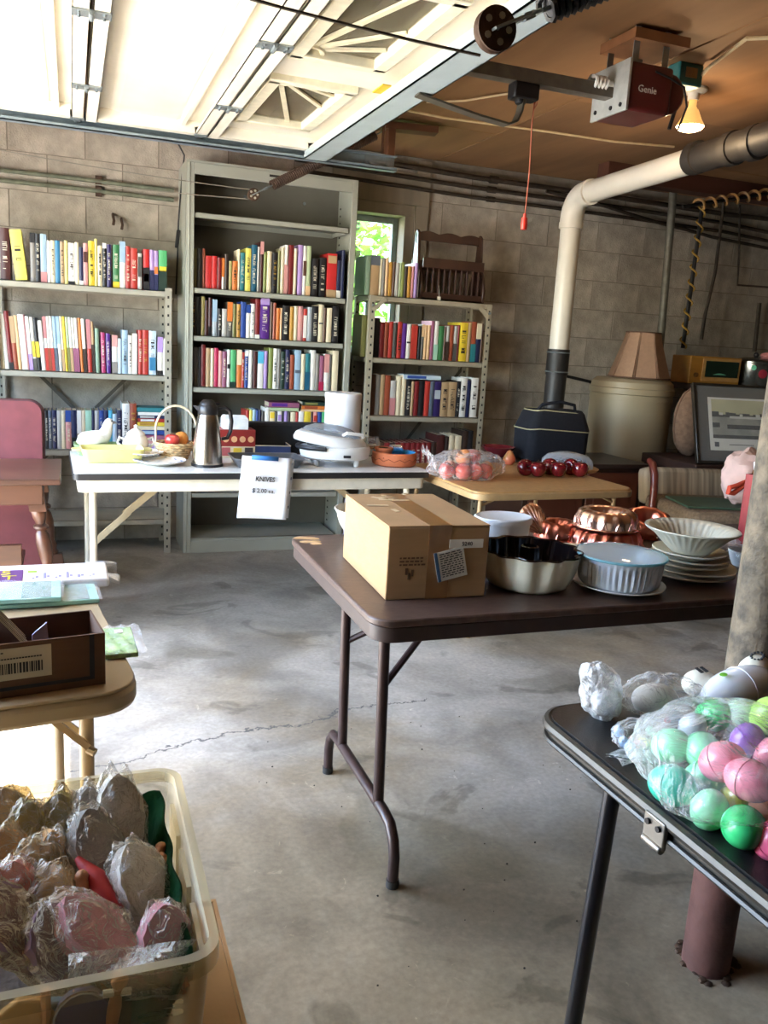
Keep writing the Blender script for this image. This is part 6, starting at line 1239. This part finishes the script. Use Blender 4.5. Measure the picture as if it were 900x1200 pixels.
# one bag: a leaf shaped cut-out (scalloped edge) with a wooden peg, inside a crumpled film
def bagged(label, px, py, z, L, Wd, yaw, tiltx, key, film_i=1, peg=True, pl=0):
    p = gz(px, py, z); t = thing('bagged_ornament', label, 'ornament', tuple(p), group='bagged felt ornaments in the bin', rot=(R(min(68, tiltx+14)), 0, R(yaw)))
    L *= 1.15; n = 40; out = []
    for i in range(n):
        a = 2*math.pi*i/n; sc = 1+.07*(i % 2); q = (1-math.cos(a))/2; x = math.copysign(Wd*.46*math.sin(math.pi*q**.7)*sc, math.sin(a)) if 0 < i != n//2 else 0; y = L/2*(1-2*q); out.append((x, y))
    b = MB(); b.prism(out, -.012, .012); put('felt_shape', b, PAL[key], t, bevel=.004)
    if peg: b = MB(); b.tube([(Wd*.18, -L*.55, .002), (Wd*.2, -L*.25, .010)], .008, 8); put('wooden_peg', b, PAL['wood'], t)
    b = MB(); b.ball((0, 0, .002), (Wd*.50, L*.54, .024), 48, 30, wrinkled(abs(px)*.13+py*.07, .24, 3.0)); put('film', b, cut_f[film_i], t)
    return t
spec = [('grey scalloped ornament in clear bag standing near bin back, pointed', 108, 972, .66, .10, .055, 20, 62, 'grey', 1),
 ('tall white pointed ornament in clear bag at the back of the bin', 142, 972, .665, .13, .065, 12, 60, 'white', 1),
 ('large silvery scalloped ornament in clear bag at the centre of bin', 118, 1010, .655, .12, .07, 35, 45, 'grey', 1),
 ('white ornament in shiny clear bag beside the green cloth', 175, 1050, .64, .12, .075, 40, 35, 'white', 1),
 ('olive ornament in clear bag, tip up at the bin back', 70, 975, .66, .09, .06, -5, 55, 'olive', 0),
 ('narrow olive ornament left of the olive tipped one in the bin', 33, 985, .655, .09, .055, -8, 55, 'olive', 0),
 ('tan ribbed ornament standing bare between the olive and silvery bags', 65, 1020, .65, .09, .045, 20, 60, 'tan', 1),
 ('pink ornament in clear bag at the front centre of the bin', 122, 1105, .64, .12, .075, 60, 25, 'pink', 1),
 ('peach pink ornament in clear bag by the front right bin corner', 195, 1110, .645, .085, .06, 15, 55, 'pink', 1),
 ('mauve ornament in dull bag near the front left of the bin', 25, 1095, .645, .13, .085, 70, 30, 'mauve', 0),
 ('beige ornament bag bulging at the middle of the bin', 45, 1030, .65, .08, .07, 5, 45, 'beige', 0),
 ('beige ornament bag below the bulging middle one in bin', 55, 1068, .64, .09, .07, -20, 35, 'beige', 0),
 ('rusty rose striped ornament in clear bag at the left of bin', 15, 1055, .65, .08, .06, -15, 50, 'rose', 1),
 ('beige ornament bag at the left edge near bin back', 5, 975, .655, .10, .08, 0, 50, 'beige', 0),
 ('brownish ornament bag at left edge at the bin middle', 8, 1015, .65, .08, .07, 10, 45, 'tan', 0),
 ('brown mauve ornament in bag between pink and mauve ones', 75, 1118, .635, .10, .075, 40, 30, 'mauve', 0)]
for s in spec: bagged(*s)
p = gz(114, 1050, .65); t = thing('ornament', 'bare bright red curved ornament under the silvery scalloped bag', 'ornament', tuple(p), rot=(R(30), 0, R(28))); b = MB(); b.tube([(0, .055, 0), (.005, .02, .006), (.004, -.03, .006), (-.002, -.055, 0)], [.004, .013, .014, .004], 12); put('felt_shape', b, PAL['red'], t); b = MB(); b.ball((.002, -.02, .012), (.006, .014, .006), 10, 8); put('pale_spot', b, PAL['pink'], t)
for i, (px, py, zz_, a) in enumerate(((98, 1050, .655, 10), (178, 1010, .645, -40), (197, 1022, .645, 20))):
    p = gz(px, py, zz_); t = thing('wooden_peg', ['wooden peg standing left of the bare red ornament', 'wooden peg lying under the white pointed bag', 'wooden peg lying against the green cloth'][i], 'peg', tuple(p), rot=(R(60 if i == 0 else 20), 0, R(a))); b = MB(); b.tube([(0, -.028, 0), (0, .02, 0)], .0075, 10); put('stick', b, PAL['wood'], t); b = MB(); b.ball((0, .022, 0), .0085, 10, 8); put('rounded_end', b, PAL['wood'], t)
b = MB(); b.grid(lambda u, v: tuple(gz(80+150*u, 1118+34*v-18*u, .668+.012*math.sin(u*9+v*3)-.01*v)), 18, 6); solo('plastic_bag', b, cut_f[1], 'flattened empty clear bag along the front rim inside the bin', 'bag', solid=.0004)
# against the front wall, seen through the plastic
for i, (px, key, lab) in enumerate(((30, 'tan', 'tan felt piece pressed against the bin front wall at left'), (68, 'blue', 'blue grey felt piece pressed against the bin front wall'))):
    v = gy(px, 1215, BY0+.042); t = thing('ornament', lab, 'ornament', tuple(v), rot=(R(80), 0, 0)); b = MB(); b.prism([(.035*math.cos(a*.35)*(1+.05*(a % 2)), .04*math.sin(a*.35)*(1+.05*(a % 2))) for a in range(18)], -.006, .006); put('felt_shape', b, PAL[key], t, bevel=.002); b = MB(); b.tube([(.02, 0, .008), (.02, .05, .008)], .005, 8); put('wooden_peg', b, PAL['wood'], t)
v = gy(96, 1192, BY0+.036); t = thing('ornament', 'dark violet ornament with silver edge behind the bin front wall', 'ornament', tuple(v), rot=(R(80), 0, 0)); b = MB(); b.prism([(.028*math.cos(a*.4), .03*math.sin(a*.4)) for a in range(16)], -.006, .006); put('felt_shape', b, M('dark_violet_felt', '#2e2a4e', .8, var=.3), t); b = MB(); b.tube([(.028*math.cos(a*.4), .03*math.sin(a*.4), .007) for a in range(2, 9)], .002, 6); put('silver_edge', b, ch_, t)
v = gy(134, 1180, BY0+.032); t = thing('clothespin', 'small wooden figure peg behind the bin front wall', 'peg', tuple(v), rot=(0, R(10), 0)); b = MB(); b.tube([(0, 0, -.05), (0, 0, .0), (0, 0, .022)], [.006, .0075, .0045], 10); put('stick', b, PAL['wood'], t); b = MB(); b.ball((0, 0, .031), .009, 12, 8); put('head', b, PAL['wood'], t); b = MB(); b.tube([(-.014, 0, .016), (.014, 0, .018)], .004, 8); put('white_cord_tie', b, PAL['white'], t)

# ================================================================ black table load
kz1 = kz+.001
tf = glass('bag_film_white', '#ffffff', .26, .14, .6, '#ffffff', 1.0, 30)
p = gz(705, 840, kz1); t = thing('plastic_bag', 'crumpled clear bag with white ornament at the back of black table', 'bag', (p.x+.01, p.y, kz1)); b = MB()
b.X = Matrix.Rotation(R(-20), 4, 'Y'); b.ball((.0, 0, .052), (.036, .034, .056), 44, 28, wrinkled(21, .22, 2.2)); b.X = None; put('film', b, tf, t); b = MB(); b.ball((-.006, 0, .028), (.026, .026, .024), 20, 14); put('white_ornament', b, M('white_ball', '#d0d2d4', .5), t)
p = gz(775, 838, kz1); t = thing('plastic_bag', 'clear bag holding a smooth white egg mold and red bead', 'bag', (p.x, p.y+.01, kz1)); b = MB(); b.ball((-.01, 0, .028), (.045, .034, .027), 24, 16); put('white_egg_mold', b, M('white_egg', '#c9c9c6', .35, var=.04), t); b = MB(); b.ball((0, 0, .034), (.082, .05, .036), 48, 28, wrinkled(25, .18, 2.4)); put('film', b, glass('bag_film_thin', '#ffffff', .07, .1, .5, '#ffffff', .9, 20), t); b = MB(); b.ball((-.022, -.052, .012), .006, 10, 8); put('red_bead', b, M('bead_red', '#c02a2a', .4), t)
b = MB(); b.box(-.04, .05, -.045, -.042, .004, .012); put('pale_card_edge', b, M('pale_card', '#d8dcea', .6), t)
def egg(label, loc, r_, m, rot=(0, 0, 0), group=None, seam=True, el=1.28):
    t = thing('plastic_egg', label, 'egg', loc, group=group, rot=rot); b = MB(); b.ball((0, 0, 0), (r_, r_, r_*el), 24, 18, lambda v: 1-.06*v.z); put('shell', b, m, t)
    if seam: b = MB(); b.tube([(r_*1.004*math.cos(k*.2094), r_*1.004*math.sin(k*.2094), -.004) for k in range(30)], .0009, 4, closed=True); put('seam', b, m, t)
    return t
p = gz(860, 840, kz1); p = gz(868, 812, kz1+.035); t = egg('large white egg shaped ball with green dot on the black table', (p.x, p.y, kz1+.042), .042, M('pearl_white', '#e4e8f0', .22, var=.03, coat=.4), (0, R(82), R(5)), el=2.05); b = MB(); b.lathe([(.0001, .0436), (.007, .0428)], 12); b.X = None; d = put('green_dot', b, M('green_dot', '#6ab830', .5), t); d.rotation_euler = (0, R(-98), 0); d.location = (0, 0, -.04)
p = gz(886, 808, kz1); t = egg('cream egg with ring of black dots behind the white egg ball', (p.x+.01, p.y+.02, kz1+.030), .030, M('cream_egg', '#ddd8c8', .4, var=.03), (0, R(70), R(20)), seam=False, el=1.4); b = MB()
for k in range(11): a = k*.571; b.ball((-.0285, .011*math.cos(a), .012+.013*math.sin(a)), .0028, 7, 5)
put('black_dots', b, ik, t)
p = gz(818, 815, kz1); t = egg('white egg printed with dark letters behind the bagged egg mold', (p.x, p.y, kz1+.026), .026, M('cream_egg', '#ddd8c8', .4, var=.03), (0, R(80), R(-10)), seam=False); b = MB()
for k in range(8): b.box(-.0275, -.0255, -.012+.006*(k % 4), -.008+.006*(k % 4), -.004+.010*(k//4), .002+.010*(k//4))
put('dark_print', b, ik, t)
# big bag of coloured eggs
EM = {k: M('egg_'+k, h, .28, var=.04, coat=.3, sss=.15) for k, h in dict(aqua='#2fc4a4', mint='#86dcaa', green='#3fcf7e', lime='#b4e070', purple='#8a50b8', pink='#f094aa', pale='#bfe6cc', yellow='#e8d860', orange='#f09a70', blue='#3a78d8', hot='#f07098', grey='#c2ccd2').items()}
eggs = [('aqua', 790, 921, 0, .029, 'bright aqua plastic egg at the near left corner of egg bag', (80, 20)), ('mint', 832, 948, 0, .025, 'round mint plastic egg beside the bright aqua one', (20, 0)), ('green', 872, 970, 0, .028, 'bright green plastic egg at the near edge of egg bag', (70, -40)),
 ('mint', 828, 912, .004, .026, 'mint plastic egg behind the round mint one in bag', (60, 30)), ('yellow', 866, 938, .0, .025, 'yellow plastic egg between bright green and pink ones', (30, 0)), ('orange', 892, 942, .004, .026, 'orange plastic egg beside the yellow one', (80, 0)), ('blue', 908, 952, 0, .024, 'blue plastic egg at the frame edge of the egg bag', (20, 0)), ('hot', 908, 985, 0, .025, 'hot pink plastic egg at near right of egg bag', (40, 0)),
 ('mint', 788, 874, .012, .027, 'pale mint egg at the far left of the egg bag', (60, 10)), ('grey', 812, 852, .016, .022, 'greyish white egg at the far edge of egg bag', (30, 0)), ('mint', 824, 880, .018, .028, 'mint egg in the middle of the egg bag', (75, -20)), ('green', 838, 838, .03, .026, 'green egg at the far top of the egg bag', (60, 20)), ('pale', 866, 838, .035, .027, 'pale green egg high at the far side of egg bag', (40, 0)),
 ('pink', 848, 892, .050, .028, 'pink egg on top of the pile left of the purple one', (50, 20)), ('pink', 880, 915, .050, .028, 'second pink egg lying below the purple one', (85, 10)), ('purple', 876, 868, .062, .024, 'purple plastic egg on top of the egg bag', (20, 0)), ('lime', 902, 838, .055, .028, 'lime green egg at the far right top of bag', (30, 0)), ('pink', 908, 885, .055, .026, 'pink egg right of the purple one at the frame edge', (40, 0))]
cs_ = Vector((0, 0, 0))
for key, px, py, dz, r_, lab, (tx, rz_) in eggs:
    z = kz1+r_*1.02+dz; p = gz(px, py, z); cs_ += p; egg(lab, tuple(p), r_, EM[key], (R(tx), 0, R(rz_)), 'eggs in the big clear bag')
cs_ /= len(eggs)
t = thing('plastic_bag', 'big clear plastic bag filled with coloured plastic eggs', 'bag', (cs_.x, cs_.y, kz1)); eb = glass('egg_bag_film', '#ffffff', .055, .06, .5, '#ffffff', .8, 14)
b = MB(); b.ball((.02, -.005, .055), (.165, .165, .070), 64, 36, wrinkled(33, .12, 2.0)); b.v = [Vector((v.x, v.y, max(v.z, .0005))) for v in b.v]; put('film', b, eb, t)
p = gz(750, 875, kz1); t = thing('plastic_bag', 'small clear bag of tiny pastel eggs left of the big egg bag', 'bag', (p.x, p.y, kz1)); b = MB(); b.ball((0, 0, .022), (.052, .034, .024), 40, 24, wrinkled(41, .2, 2.6)); put('film', b, glass('bag_film_thin', '#ffffff', .07, .1, .5, '#ffffff', .9, 20), t)
b = MB(); b.grid(lambda u, v: (-.075+.13*u, -.055+.05*v-.02*u, .004+.006*math.sin(u*8+v*5)), 14, 8); put('loose_flap', b, tf, t)
sm_ = [('blue', '#9ab8d8'), ('pink', '#e0b0b0'), ('yellow', '#e6dca0'), ('mint', '#a8d8b8'), ('cream', '#e4dcc8')]
for i in range(11):
    nm, h = sm_[i % 5]; x, y = (-.032+.018*(i % 5), -.014+.016*(i//5)); e = thing('tiny_egg', 'tiny pastel %s egg, %s in the small clear bag from its left' % (nm, ORD[i]), 'egg', (p.x+x, p.y+y, kz1+.011+(.012 if i > 7 else 0)), group='tiny pastel eggs in the small bag', rot=(R(50+i*30), 0, R(i*50))); b = MB(); b.ball((0, 0, 0), (.0085, .0085, .011), 12, 9); put('shell', b, M('tiny_'+nm, h, .4, var=.05), e)
# crumbs of debris on the floor
b = MB(); r = random.Random(17)
for i in range(46):
    x, y = r.uniform(.5, 1.6), r.uniform(1.3, 2.6); s = r.uniform(.0012, .0035); b.ball((x, y, s*.6), (s, s*.8, s*.7), 6, 4)
solo('floor_grit', b, M('dark_grit', '#3a332c', .9), 'scattered dark crumbs of grit on the concrete floor', 'grit', kind='stuff')
